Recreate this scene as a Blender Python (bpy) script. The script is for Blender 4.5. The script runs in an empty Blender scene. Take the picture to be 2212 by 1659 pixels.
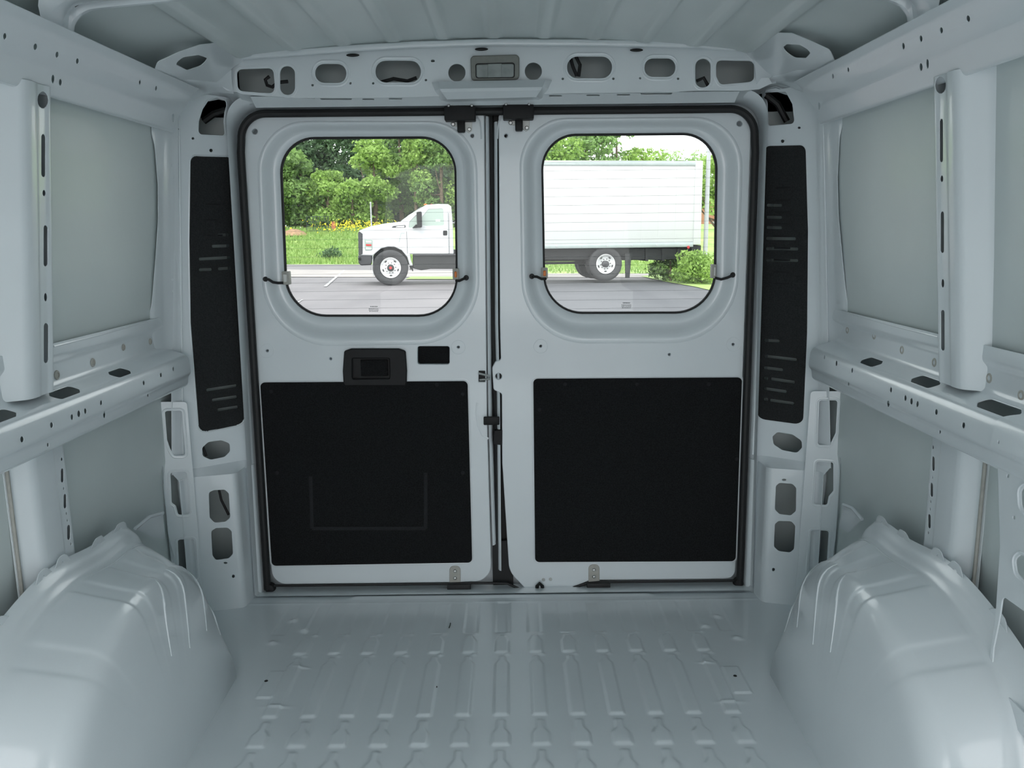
import bpy, bmesh, math, random
from mathutils import Vector as V, Matrix
import numpy as np
SC = bpy.context.scene
COL = SC.collection
PI = math.pi
# ------------------------------------------------------------------ camera, sky, light, exposure
W, H, F = 2212., 1659., 1789.
PITCH, ROLL = math.radians(10.45), math.radians(0.62)
CAM = V((0.04, -2.58, 1.163))
FW = V((0, math.cos(PITCH), -math.sin(PITCH)))
U0 = V((0, math.sin(PITCH), math.cos(PITCH))); R0 = V((1, 0, 0))
RT = R0*math.cos(ROLL) - U0*math.sin(ROLL); UP = U0*math.cos(ROLL) + R0*math.sin(ROLL)
cd = bpy.data.cameras.new('camera'); cd.sensor_fit = 'HORIZONTAL'; cd.sensor_width = 36; cd.lens = 36*F/W
cd.clip_start = 0.02; cd.clip_end = 500
co = bpy.data.objects.new('camera', cd); COL.objects.link(co)
m = Matrix((RT, UP, -FW)).transposed().to_4x4(); m.translation = CAM; co.matrix_world = m
SC.camera = co
SC.view_settings.view_transform = 'Standard'; SC.view_settings.look = 'None'
SC.view_settings.exposure = 0.76; SC.view_settings.gamma = 1.0; SC.view_settings.use_curve_mapping = False
SC.cycles.max_bounces = 14; SC.cycles.diffuse_bounces = 10; SC.cycles.glossy_bounces = 5; SC.cycles.transparent_max_bounces = 12
wd = bpy.data.worlds.new('overcast_sky'); SC.world = wd; wd.use_nodes = True
nt = wd.node_tree; bg = nt.nodes['Background']
tc = nt.nodes.new('ShaderNodeTexCoord'); sp = nt.nodes.new('ShaderNodeSeparateXYZ'); cr = nt.nodes.new('ShaderNodeValToRGB')
nt.links.new(tc.outputs['Generated'], sp.inputs[0]); nt.links.new(sp.outputs['Z'], cr.inputs[0]); nt.links.new(cr.outputs[0], bg.inputs[0])
cr.color_ramp.elements[0].color = (0.98, 0.99, 1.0, 1); cr.color_ramp.elements[1].color = (0.90, 0.95, 1.0, 1)
bg.inputs[1].default_value = 1.9
sd = bpy.data.lights.new('sun', 'SUN'); sd.energy = 1.1; sd.angle = 0.5; sd.color = (1, 0.97, 0.9)
so = bpy.data.objects.new('sun', sd); so.rotation_euler = (math.radians(38), math.radians(-14), 0); COL.objects.link(so)

# ------------------------------------------------------------------ unprojection onto real planes
def ray(x, y): return FW + RT*((x-W/2)/F) - UP*((y-H/2)/F)
def on(x, y, n, d):                       # point of the pixel's ray on the plane n.p = d
    r = ray(x, y); t = (d - n.dot(CAM))/n.dot(r); return CAM + r*t
def aY(x, y, v=0): return on(x, y, V((0, 1, 0)), v)
def aX(x, y, v): return on(x, y, V((1, 0, 0)), v)
def aZ(x, y, v=0): return on(x, y, V((0, 0, 1)), v)

# ------------------------------------------------------------------ materials
def mat(name, c, rough=0.5, metal=0, noise=0, nscale=30, spec=0.5, coat=0, c2=None, bump=0, bscale=200, emit=0):
    m = bpy.data.materials.new(name); m.use_nodes = True; n = m.node_tree.nodes; l = m.node_tree.links
    b = n['Principled BSDF']; b.inputs['Base Color'].default_value = (*c, 1); b.inputs['Roughness'].default_value = rough
    b.inputs['Metallic'].default_value = metal; b.inputs['Specular IOR Level'].default_value = spec
    b.inputs['Coat Weight'].default_value = coat; b.inputs['Coat Roughness'].default_value = 0.08
    if noise or c2:
        t = n.new('ShaderNodeTexNoise'); t.inputs['Scale'].default_value = nscale; t.inputs['Detail'].default_value = 6
        g = n.new('ShaderNodeTexCoord'); l.new(g.outputs['Object'], t.inputs['Vector'])
        r = n.new('ShaderNodeValToRGB'); l.new(t.outputs['Fac'], r.inputs[0]); l.new(r.outputs[0], b.inputs['Base Color'])
        r.color_ramp.elements[0].position = 0.32; r.color_ramp.elements[1].position = 0.68
        a = c2 or tuple(v*(1-noise) for v in c)
        r.color_ramp.elements[0].color = (*a, 1); r.color_ramp.elements[1].color = (*c, 1)
    if bump:
        t = n.new('ShaderNodeTexNoise'); t.inputs['Scale'].default_value = bscale; t.inputs['Detail'].default_value = 3
        g = n.new('ShaderNodeTexCoord'); l.new(g.outputs['Object'], t.inputs['Vector'])
        u = n.new('ShaderNodeBump'); u.inputs['Strength'].default_value = bump; u.inputs['Distance'].default_value = 0.01
        l.new(t.outputs['Fac'], u.inputs['Height']); l.new(u.outputs[0], b.inputs['Normal'])
    if emit:
        b.inputs['Emission Color'].default_value = (*c, 1); b.inputs['Emission Strength'].default_value = emit
    return m
M = dict(
    paint=mat('white_van_paint', (0.74, 0.787, 0.812), 0.30, noise=0.03, nscale=6, coat=0.6, bump=0.02, bscale=60),
    skin=mat('white_skin_green_reflection', (0.68, 0.735, 0.73), 0.40, noise=0.05, nscale=4, coat=0.1, bump=0.05, bscale=12),  # same paint as the frame, with a greenish reflected tone put into the colour
    rubber=mat('black_rubber', (0.012, 0.012, 0.013), 0.6, noise=0.3, nscale=200),
    felt=mat('black_felt', (0.019, 0.020, 0.021), 0.95, noise=0.6, nscale=260, spec=0.15, bump=0.4, bscale=500),
    felt2=mat('black_pressed_felt', (0.026, 0.027, 0.029), 0.9, noise=0.3, nscale=260, spec=0.2),
    vent=mat('black_vent_plastic', (0.028, 0.030, 0.031), 0.8, noise=0.5, nscale=240, spec=0.25, bump=0.3, bscale=400),
    plastic=mat('black_plastic', (0.010, 0.010, 0.011), 0.55, spec=0.3, noise=0.2, nscale=120),
    grille=mat('dark_grey_plastic', (0.05, 0.05, 0.055), 0.5, noise=0.2, nscale=30),
    steel=mat('zinc_steel', (0.55, 0.56, 0.55), 0.35, metal=0.9, noise=0.2, nscale=80),
    beige=mat('taupe_plastic', (0.24, 0.245, 0.225), 0.5, noise=0.1, nscale=90),
    lens=mat('frosted_lens', (0.33, 0.36, 0.35), 0.25, noise=0.3, nscale=25, coat=0.5),
    white_pl=mat('white_plastic', (0.75, 0.75, 0.72), 0.4, noise=0.05, nscale=50),
    amber=mat('amber_plastic', (0.85, 0.22, 0.03), 0.35, noise=0.2, nscale=60),
    red=mat('red_plastic', (0.55, 0.03, 0.03), 0.35, noise=0.2, nscale=60),
    truck=mat('white_truck_paint', (0.56, 0.57, 0.58), 0.3, noise=0.02, nscale=2, coat=0.5),
    box=mat('white_box_panel', (0.56, 0.57, 0.565), 0.45, noise=0.03, nscale=1),
    alu=mat('aluminium_rail', (0.42, 0.47, 0.46), 0.4, metal=0.4, noise=0.1, nscale=6),
    tyre=mat('tyre_rubber', (0.045, 0.045, 0.048), 0.8, noise=0.3, nscale=20),
    chassis=mat('black_chassis', (0.02, 0.022, 0.023), 0.6, noise=0.4, nscale=8),
    rim=mat('white_steel_wheel', (0.8, 0.8, 0.8), 0.4, noise=0.03, nscale=5),
    asphalt=mat('worn_asphalt', (0.185, 0.168, 0.174), 0.9, c2=(0.145, 0.133, 0.14), nscale=0.35),
    asphalt_dark=mat('dark_asphalt', (0.10, 0.099, 0.108), 0.9, c2=(0.076, 0.077, 0.086), nscale=0.5),
    concrete=mat('pale_road', (0.34, 0.305, 0.29), 0.9, c2=(0.28, 0.25, 0.24), nscale=0.8),
    line=mat('white_line_paint', (0.42, 0.42, 0.42), 0.8, noise=0.2, nscale=3),
    grass=mat('meadow_grass', (0.33, 0.42, 0.13), 0.9, c2=(0.20, 0.32, 0.08), nscale=0.9),
    blade=mat('grass_blades', (0.28, 0.38, 0.11), 0.8, c2=(0.17, 0.31, 0.06), nscale=1.5),
    yellow=mat('yellow_petals', (0.85, 0.72, 0.05), 0.8, noise=0.2, nscale=20),
    soil=mat('bare_soil', (0.36, 0.22, 0.13), 0.95, noise=0.3, nscale=5),
    bark=mat('tree_bark', (0.20, 0.14, 0.10), 0.9, noise=0.5, nscale=8),
    brick=mat('red_brick', (0.42, 0.17, 0.11), 0.9, c2=(0.50, 0.27, 0.19), nscale=12),
    pole=mat('white_pole_paint', (0.42, 0.43, 0.44), 0.4, noise=0.05, nscale=4),
    wire=mat('dark_wire', (0.05, 0.07, 0.06), 0.5, metal=0.5, noise=0.2, nscale=9),
    stamp=mat('grey_glass_stamp', (0.20, 0.22, 0.22), 0.6, noise=0.1, nscale=90),
    rust=mat('orange_post_paint', (0.6, 0.2, 0.1), 0.7, noise=0.4, nscale=6),
    seam=mat('seam_sealer', (0.46, 0.45, 0.41), 0.6, noise=0.15, nscale=60),
)
def leafmat(name, a, b):
    m = mat(name, a, 0.6, c2=b, nscale=0.7, spec=0.3)
    n = m.node_tree.nodes; l = m.node_tree.links; bs = n['Principled BSDF']
    tr = n.new('ShaderNodeBsdfTranslucent'); mx = n.new('ShaderNodeMixShader'); mx.inputs[0].default_value = 0.35
    src = bs.inputs['Base Color'].links[0].from_socket; l.new(src, tr.inputs[0])
    l.new(bs.outputs[0], mx.inputs[1]); l.new(tr.outputs[0], mx.inputs[2]); l.new(mx.outputs[0], n['Material Output'].inputs[0])
    return m
M['leaf_dark'] = leafmat('dark_conifer_foliage', (0.13, 0.22, 0.10), (0.07, 0.13, 0.06))
M['leaf_mid'] = leafmat('mid_green_foliage', (0.26, 0.39, 0.13), (0.14, 0.25, 0.07))
M['leaf_light'] = leafmat('bright_green_foliage', (0.38, 0.53, 0.15), (0.22, 0.36, 0.08))
M['leaf_pale'] = leafmat('pale_green_foliage', (0.36, 0.50, 0.21), (0.23, 0.37, 0.13))
def glassmat():
    m = bpy.data.materials.new('window_glass'); m.use_nodes = True; n = m.node_tree.nodes; l = m.node_tree.links
    n.remove(n['Principled BSDF']); t = n.new('ShaderNodeBsdfTransparent'); t.inputs[0].default_value = (0.93, 0.95, 0.94, 1)
    g = n.new('ShaderNodeBsdfGlossy'); g.inputs['Roughness'].default_value = 0.02
    f = n.new('ShaderNodeFresnel'); f.inputs[0].default_value = 1.32; x = n.new('ShaderNodeMixShader')
    l.new(f.outputs[0], x.inputs[0]); l.new(t.outputs[0], x.inputs[1]); l.new(g.outputs[0], x.inputs[2]); l.new(x.outputs[0], n['Material Output'].inputs[0])
    return m
M['glass'] = glassmat()
def wireglass():
    m = bpy.data.materials.new('truck_window_glass'); m.use_nodes = True; b = m.node_tree.nodes['Principled BSDF']
    b.inputs['Base Color'].default_value = (0.30, 0.38, 0.33, 1); b.inputs['Roughness'].default_value = 0.08; b.inputs['Coat Weight'].default_value = 1
    return m
M['tglass'] = wireglass()

# ------------------------------------------------------------------ object helpers
def link(name, me, m=None, parent=None, smooth=28):
    if m is not None: me.materials.append(m)
    if smooth:
        me.polygons.foreach_set('use_smooth', [True]*len(me.polygons)); me.set_sharp_from_angle(angle=math.radians(smooth))
    o = bpy.data.objects.new(name, me); COL.objects.link(o)
    if parent: o.parent = parent
    return o
def tag(o, label=None, cat=None, group=None, kind=None):
    if label: o['label'] = label
    if cat: o['category'] = cat
    if group: o['group'] = group
    if kind: o['kind'] = kind
    return o
def empty(name, loc=(0, 0, 0), **k):
    o = bpy.data.objects.new(name, None); COL.objects.link(o); o.location = loc; o.empty_display_size = 0.05
    return tag(o, **k)
def settle(root):                          # children were built in world space: keep them there under a moved parent
    bpy.context.view_layer.update()
    for c in root.children: c.matrix_parent_inverse = root.matrix_world.inverted()
class MB:
    def __init__(s): s.v = []; s.f = []
    def add(s, vs, fs):
        b = len(s.v); s.v += [tuple(v) for v in vs]; s.f += [tuple(i+b for i in f) for f in fs]; return s
    def grid(s, rows, cu=False, cv=False):
        n, k = len(rows), len(rows[0]); vs = [p for r in rows for p in r]; fs = []
        for i in range(n if cv else n-1):
            for j in range(k if cu else k-1):
                fs.append((i*k+j, i*k+(j+1) % k, ((i+1) % n)*k+(j+1) % k, ((i+1) % n)*k+j))
        return s.add(vs, fs)
    def box(s, lo, hi, mtx=None, bev=0):
        if bev:
            x0, y0, z0 = lo; x1, y1, z1 = hi
            b = min(bev, (x1-x0)*.49, (y1-y0)*.49, (z1-z0)*.49)
            bm = bmesh.new(); bmesh.ops.create_cube(bm, size=1)
            for v in bm.verts: v.co = V(((x0+x1)/2+v.co.x*(x1-x0), (y0+y1)/2+v.co.y*(y1-y0), (z0+z1)/2+v.co.z*(z1-z0)))
            bmesh.ops.bevel(bm, geom=bm.edges[:], offset=b, segments=2, affect='EDGES', profile=0.5)
            bm.verts.index_update()
            vs = [(mtx @ v.co if mtx else v.co.copy()) for v in bm.verts]; fs = [[v.index for v in f.verts] for f in bm.faces]; bm.free()
            return s.add(vs, fs)
        vs = [V((x, y, z)) for x in (lo[0], hi[0]) for y in (lo[1], hi[1]) for z in (lo[2], hi[2])]
        if mtx: vs = [mtx @ v for v in vs]
        return s.add(vs, [(0, 1, 3, 2), (4, 6, 7, 5), (0, 4, 5, 1), (2, 3, 7, 6), (0, 2, 6, 4), (1, 5, 7, 3)])
    def tube(s, pts, r, seg=8, closed=False, cap=True, flat=None):
        pts = [V(p) for p in pts]; n = len(pts); rows = []; prev = None
        for i, p in enumerate(pts):
            a = pts[(i-1) % n] if (closed or i) else p; b = pts[(i+1) % n] if (closed or i < n-1) else p
            t = (b-a).normalized()
            if prev is None: prev = V((0, 1, 0)) if abs(t.y) < 0.9 else V((1, 0, 0))
            u = (prev - t*prev.dot(t)).normalized(); w = t.cross(u); prev = u
            rr = r[i] if isinstance(r, (list, tuple)) else r
            k2 = flat or 1
            rows.append([p+u*(math.cos(q)*rr*k2)+w*(math.sin(q)*rr) for q in [2*PI*k/seg for k in range(seg)]])
        s.grid(rows, cu=True, cv=closed)
        if cap and not closed:
            for row in (rows[0], rows[-1]): s.add(row, [tuple(range(seg))])
        return s
    def lathe(s, prof, c, ax, seg=32):      # prof: (radius, along axis)
        ax = V(ax).normalized(); u = ax.orthogonal().normalized(); w = ax.cross(u); c = V(c)
        rows = [[c+ax*h+(u*math.cos(q)+w*math.sin(q))*r for q in [2*PI*k/seg for k in range(seg)]] for r, h in prof]
        return s.grid(rows, cu=True)
    def prism(s, poly, d):                   # closed polygon (3D points) pushed by vector d
        n = len(poly); d = V(d); a = [V(p) for p in poly]; b = [p+d for p in a]
        return s.add(a+b, [tuple(range(n)), tuple(range(2*n-1, n-1, -1))]+[(i, i+n, (i+1) % n+n, (i+1) % n) for i in range(n)])
    def mesh(s, name, merge=False):
        me = bpy.data.meshes.new(name); me.from_pydata(s.v, [], s.f); me.update()
        bm = bmesh.new(); bm.from_mesh(me)
        if merge: bmesh.ops.remove_doubles(bm, verts=bm.verts, dist=1e-5)
        bmesh.ops.recalc_face_normals(bm, faces=bm.faces); bm.to_mesh(me); bm.free(); return me
    def build(s, name, m, parent=None, smooth=35, merge=False): return link(name, s.mesh(name, merge), m, parent, smooth)

# 2D outlines -------------------------------------------------------
def rnd(pts, r, seg=6):                     # round the corners of a polygon; r one radius or one per corner
    out = []; n = len(pts); P = [V((p[0], p[1])) for p in pts]
    for i in range(n):
        a, p, b = P[i-1], P[i], P[(i+1) % n]; rr = r[i] if isinstance(r, (list, tuple)) else r
        da, db = (a-p), (b-p); la, lb = da.length, db.length
        if rr <= 0 or la < 1e-9 or lb < 1e-9: out.append(p); continue
        da /= la; db /= lb; ang = da.angle(db)
        if abs(ang-PI) < 0.03: out.append(p); continue
        t = min(rr/math.tan(ang/2), la*0.499, lb*0.499); re = t*math.tan(ang/2)
        bis = (da+db).normalized(); c = p+bis*(re/math.sin(ang/2)); s0 = p+da*t-c; s1 = p+db*t-c
        a0 = math.atan2(s0.y, s0.x); a1 = math.atan2(s1.y, s1.x); d = (a1-a0+PI) % (2*PI)-PI
        for k in range(seg+1):
            q = a0+d*k/seg; out.append(V((c.x+re*math.cos(q), c.y+re*math.sin(q))))
    return [(p.x, p.y) for p in out]
def rect4(x0, y0, x1, y1): return [(x0, y0), (x1, y0), (x1, y1), (x0, y1)]
class Plane:                                # flat sheet coordinate system; n points at the viewer
    def __init__(s, o, u, v): s.o = V(o); s.u = V(u).normalized(); s.n = s.u.cross(V(v)).normalized(); s.v = s.n.cross(s.u)
    def px(s, x, y):
        p = on(x, y, s.n, s.n.dot(s.o))-s.o; return (p.dot(s.u), p.dot(s.v))
    def pt(s, a, b, w=0): return s.o+s.u*a+s.v*b+s.n*w
class Fold:
    """Bent sheet: u runs along the axis, v along the profile. Posts may lean: each profile point carries its own lean."""
    def __init__(s, axis, pts, lean=0, r=0.007):
        s.ax = axis; P = [V((p[0], p[1])) for p in pts]; Ls = lean if isinstance(lean, (list, tuple)) else [lean]*len(P)
        out = []; ln = []; s.oi = []
        for i, p in enumerate(P):
            if i in (0, len(P)-1): s.oi.append(len(out)); out.append(p); ln.append(Ls[i]); continue
            a, b = P[i-1]-p, P[i+1]-p; ang = a.angle(b)
            t = min(r, a.length*.45, b.length*.45); bend = PI-ang; k = max(1, int(math.degrees(bend)/14)+1)
            if bend < 0.12: s.oi.append(len(out)); out.append(p); ln.append(Ls[i]); continue
            q0, q1 = p+a.normalized()*t, p+b.normalized()*t; s.oi.append(len(out)+(k+1)//2)
            for m in range(k+1):
                w = m/k; out.append(q0*(1-w)**2+p*2*w*(1-w)+q1*w*w); ln.append(Ls[i])
        s.p = out; s.ln = ln; s.s = [0]
        for i in range(1, len(s.p)): s.s.append(s.s[-1]+(s.p[i]-s.p[i-1]).length)
        s.T = [(s.p[i+1]-s.p[i]).normalized() for i in range(len(s.p)-1)]; s.o = [s.s[i] for i in s.oi]
    def w3(s, a, b, u): return V((a, u, b)) if s.ax == 'Y' else V((a, b, u))
    def px(s, x, y):
        z = 1.15 if y < 850 else .6
        for it in range(8):
            best = None; r = ray(x, y)
            pp = [V((p.x+l*(z-1.15), p.y)) for p, l in zip(s.p, s.ln)] if s.ax == 'Z' else s.p
            for i in range(len(pp)-1):
                t = pp[i+1]-pp[i]; L = t.length; t = t/L
                n = s.w3(-t.y, t.x, 0); p0 = s.w3(pp[i].x, pp[i].y, 0); dn = n.dot(r)
                if abs(dn) < 1e-9: continue
                k = n.dot(p0-CAM)/dn; q = CAM+r*k
                a, b, u = (q.x, q.z, q.y) if s.ax == 'Y' else (q.x, q.y, q.z)
                v = (V((a, b))-pp[i]).dot(t); over = max(0, -v, v-L)
                if k > 0 and (best is None or over < best[0]-1e-6 or (over < best[0]+1e-6 and k < best[3])): best = (over, u, s.s[i]+v*(s.s[i+1]-s.s[i])/L, k)
            if s.ax == 'Y': break
            z = best[1]
        return (best[1], best[2])
    def pt(s, u, v, w=0):
        i = 0
        while i < len(s.T)-1 and v > s.s[i+1]: i += 1
        t = s.T[i]; q = s.p[i]+t*(v-s.s[i]); nn = V((-t.y, t.x)); f = min(1, max(0, (v-s.s[i])/(s.s[i+1]-s.s[i])))
        if i+1 < len(s.T) and abs(v-s.s[i+1]) < 1e-4:
            m2 = nn+V((-s.T[i+1].y, s.T[i+1].x)); m2.normalize(); nn = m2/max(0.4, m2.dot(V((-t.y, t.x))))
        q = q+nn*w; dxl = (s.ln[i]*(1-f)+s.ln[i+1]*f)*(u-1.15) if s.ax == 'Z' else 0
        return s.w3(q.x+dxl, q.y, u)
def sheet(outline, holes, srf, th=0.002, bev=0.0006, name='sheet', cuts=None):
    """Thin pressed sheet with real holes, on a Plane or a Fold."""
    cu = bpy.data.curves.new(name, 'CURVE'); cu.dimensions = '2D'; cu.fill_mode = 'BOTH'
    cu.extrude = max(0, th/2-bev); cu.bevel_depth = bev; cu.bevel_resolution = 0; cu.offset = -bev
    for poly in [outline]+list(holes):
        sp_ = cu.splines.new('POLY'); sp_.points.add(len(poly)-1); sp_.use_cyclic_u = True
        for q, p in zip(sp_.points, poly): q.co = (p[0], p[1], 0, 1)
    ob = bpy.data.objects.new('tmp', cu); COL.objects.link(ob); dg = bpy.context.evaluated_depsgraph_get()
    me = bpy.data.meshes.new_from_object(ob.evaluated_get(dg)); bpy.data.objects.remove(ob); bpy.data.curves.remove(cu)
    bm = bmesh.new(); bm.from_mesh(me); bmesh.ops.remove_doubles(bm, verts=bm.verts, dist=1e-6)
    if isinstance(srf, Fold):
        for c in srf.s[1:-1]:
            bmesh.ops.bisect_plane(bm, geom=bm.verts[:]+bm.edges[:]+bm.faces[:], dist=1e-6, plane_co=(0, c, 0), plane_no=(0, 1, 0))
    for c in (cuts or []):
        bmesh.ops.bisect_plane(bm, geom=bm.verts[:]+bm.edges[:]+bm.faces[:], dist=1e-6, plane_co=(c, 0, 0), plane_no=(1, 0, 0))
    for v in bm.verts: v.co = srf.pt(v.co.x, v.co.y, v.co.z-th/2)
    bmesh.ops.recalc_face_normals(bm, faces=bm.faces); bm.to_mesh(me); bm.free(); me.materials.clear(); return me
def pxs(srf, pts): return [srf.px(*p) for p in pts]
def hole(srf, pts, r=0.004, seg=5): return rnd(pxs(srf, pts), r, seg)
def slot(srf, x0, y0, x1, y1, r=None, seg=8):
    q = pxs(srf, rect4(x0, y0, x1, y1)); a = (V(q[1])-V(q[0])).length; b = (V(q[3])-V(q[0])).length
    return rnd(q, (min(a, b)*0.49 if r is None else r), seg)
def disc(srf, x, y, rx, ry=None, seg=14):
    ry = ry or rx; return [srf.px(x+rx*math.cos(2*PI*k/seg), y+ry*math.sin(2*PI*k/seg)) for k in range(seg)]
def bead(mb, srf, poly, r, w=0.0, flat=None):
    mb.tube([srf.pt(a, b, w) for a, b in poly], r, 6, closed=True, flat=flat)
def inset(poly, d):                          # push a counter-clockwise or clockwise outline outwards by d
    n = len(poly); A = sum(poly[i][0]*poly[(i+1) % n][1]-poly[(i+1) % n][0]*poly[i][1] for i in range(n)); sg = 1 if A > 0 else -1
    out = []
    for i in range(n):
        a, b = V(poly[i-1]), V(poly[(i+1) % n]); t = (b-a).normalized(); nn = V((t.y, -t.x))*sg; out.append((poly[i][0]+nn.x*d, poly[i][1]+nn.y*d))
    return out
random.seed(4)

# ================================================================== VAN BODY: FLOOR
def sm(x): x = np.clip(x, 0, 1); return x*x*(3-2*x)
def floor_mesh():
    xs = np.concatenate([np.linspace(-1.0, -0.72, 15)[:-1], np.linspace(-0.72, 0.74, 366), np.linspace(0.74, 1.0, 14)[1:]])
    ys = np.concatenate([np.linspace(0.02, -0.10, 20)[:-1], np.linspace(-0.10, -1.12, 256), np.linspace(-1.12, -3.9, 24)[1:]])
    X, Y = np.meshgrid(xs, ys); Z = np.zeros_like(X)
    # bottle-shaped ribs in rows
    x0 = 0.0045; p = 0.0945
    U = (X-x0)/p; K = np.round(U); D = np.abs(U-K)*p; inr = (np.abs(K) <= 6)
    def rib(ya, yb, w0, w1, neck):           # ya rear end, yb front end
        t = (ya-Y); w = w0+(w1-w0)*sm((t-neck)/0.03)
        e = sm(t/0.012)*sm((Y-yb)/0.012)
        return e*sm((w-D)/0.0045+0.5)
    R_ = np.maximum.reduce([rib(-0.325, -0.436, 0.010, 0.019, 0.012), rib(-0.446, -0.742, 0.008, 0.018, 0.022), rib(-0.752, -0.862, 0.009, 0.020, 0.035), rib(-0.872, -1.16, 0.009, 0.020, 0.035), rib(-1.17, -1.6, 0.009, 0.02, 0.035)])
    Z += np.where(inr, 0.0036*R_, 0)
    # plain shallow channels behind the rows
    Z += np.where(np.abs(K) <= 7, -0.0022*sm((0.020-D)/0.006+0.5)*sm((-Y-0.10)/0.015)*sm((Y+0.318)/0.012), 0)
    # small round dimples where the rows meet
    for yy in (-0.318, -0.440):
        Z += np.where(np.abs(K) <= 6, 0.003*np.exp(-(((X-x0-K*p-0.016)/0.007)**2+((Y-yy)/0.007)**2)), 0)
    for sx in (-0.60, 0.62):
        e = sm((0.022-np.abs(X-sx))/0.004+.5)*sm((0.065-np.abs(Y+0.585))/0.004+.5); Z += 0.003*e
        Z += 0.003*np.exp(-((X-sx*0.9)/0.02)**2-((Y+0.50+0.2*(X-sx*0.9))/0.004)**2)+0.003*np.exp(-((X-sx*0.93)/0.03)**2-((Y+0.69)/0.005)**2)
        for q in ((sx*0.98, -0.285), (sx*1.06, -0.22), (sx*1.1, -0.36)):
            Z += 0.005*np.exp(-((X-q[0])/0.012)**2-((Y-q[1])/0.010)**2)
    # rear sill: long raised lip and step down to the doors
    Z += 0.006*sm((0.5-np.abs(X))/0.03)*np.exp(-((Y+0.065)/0.006)**2)
    Z += -0.004*sm((Y+0.055)/0.01)
    Z += 0.0015*np.exp(-((Y+0.105)/0.004)**2)
    n, k = X.shape; mb = MB(); vs = np.stack([X.ravel(), Y.ravel(), Z.ravel()], 1).tolist()
    i, j = np.meshgrid(np.arange(n-1), np.arange(k-1), indexing='ij'); a = (i*k+j).ravel()
    mb.v = vs; mb.f = np.stack([a, a+k, a+k+1, a+1], 1).tolist()
    return mb.mesh('floor')
fl = link('floor', floor_mesh(), M['paint'], smooth=60)
tag(fl, 'white painted steel load floor pressed with rows of bottle-shaped ribs', 'floor', kind='structure')
ub = MB().box((-1.02, -3.9, -0.12), (1.02, 0.06, -0.02)).build('underbody', M['chassis'], fl, 0)
fh = MB()  # black discs painted in for the shade of small floor holes
for px_, py_ in ((575, 1471), (1588, 1460), (941, 1484)):
    p = aZ(px_, py_, 0.003 if px_ != 941 else 0.0); fh.lathe([(0.0, 0.0012), (0.0045, 0.001), (0.005, 0)], p, (0, 0, 1), 12)
fh.build('floor_hole_shade', M['rubber'], fl)
tw = MB(); a = aZ(973, 1346, 0.002); b = aZ(970, 1356, 0.002); tw.tube([a, (a+b)/2+V((.001, 0, .001)), b], 0.0016, 6)
tag(tw.build('twig', M['wire']), 'tiny dark scrap lying on the white floor ribs', 'debris')

# ================================================================== CEILING
def roof_z(x, y): return 1.700-0.045*(x/0.72)**2-0.10*max(0, abs(x)-0.70)**1.3*6
def ceil_mesh():
    xs = []
    x = -0.95
    ribs = [-.70+.14*i for i in range(11)]
    cols = [(-0.96, 0), (-0.93, 0), (-0.90, 0), (-0.86, 0), (-0.82, 0), (-0.78, 0), (-.745, 0)]
    for r in ribs: cols += [(r-0.028, 0), (r-0.022, -0.002), (r-0.014, -.010), (r-0.008, -0.012), (r+0.008, -0.012), (r+0.014, -.010), (r+.022, -.002), (r+0.028, 0), (r+0.045, 0), (r+0.07, 0.0), (r+.095, 0)]
    cols += [(0.78, 0), (0.82, 0), (0.86, 0), (0.90, 0), (0.93, 0), (0.97, 0)]
    ys = [-0.03, -0.10, -0.125, -0.16]+[-0.16-0.1*i for i in range(1, 38)]
    rows = []
    for y in ys:
        k = min(1, max(0, (-y-0.11)/0.03)); rows.append([V((x, y, roof_z(x, y)+d*k)) for x, d in cols])
    return MB().grid(rows)
ce = ceil_mesh().build('ceiling', M['skin'], smooth=50)
tag(ce, 'white ribbed steel roof skin seen from inside', 'ceiling', kind='structure')
SX = 0.012                                    # the right wall stands a touch farther from the lens
def bow():
    # cross beam: hat section in Y, nearly flat underside with tight turned-down ends on the roof rails
    def z0(x):
        e = max(0, abs(x-.006)-0.775); return 1.596+0.040*(1-((x-.006)/.8)**2)-(0.052-math.sqrt(max(0, .052**2-e*e)) if e else 0)
    xs = [-.826+0.006]+list(np.linspace(-.82, -.76, 14)+.006)+list(np.linspace(-.74, .74, 60)+.006)+list(np.linspace(.76, .82, 14)+.006)+[.832]
    def zz(x): return z0(x) if abs(x-.006) < .825 else z0(.006+.82)-.03
    mb = MB(); mb.grid([[V((x, y, zz(x)+dz)) for y, dz in ((-0.885, 0.026), (-0.888, 0.003), (-.893, 0), (-.935, -.004), (-.94, -.002), (-0.955, .012), (-.962, .04))] for x in xs])
    mb.build('roof_bow', M['paint'], ce, 40)
    mb = MB(); mb.grid([[V((x, y, zz(x)+dz)) for y, dz in ((-0.842, 0.03), (-0.845, 0.002), (-.847, 0), (-0.857, 0.0), (-.859, .002), (-0.862, 0.02), (-.885, .024))] for x in xs])
    mb.build('bow_flange', M['paint'], ce, 40)
    for a, b in ((-.80, -.70), (.712, .812), (-.56, -.545), (.56, .575), (-.49, -.478)):
        MB().tube([(x, -.872, z0(x)+.019) for x in np.linspace(a, b, 6)], .008, 6, flat=.4).build('bow_slot', M['chassis'], ce)
bow()

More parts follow.
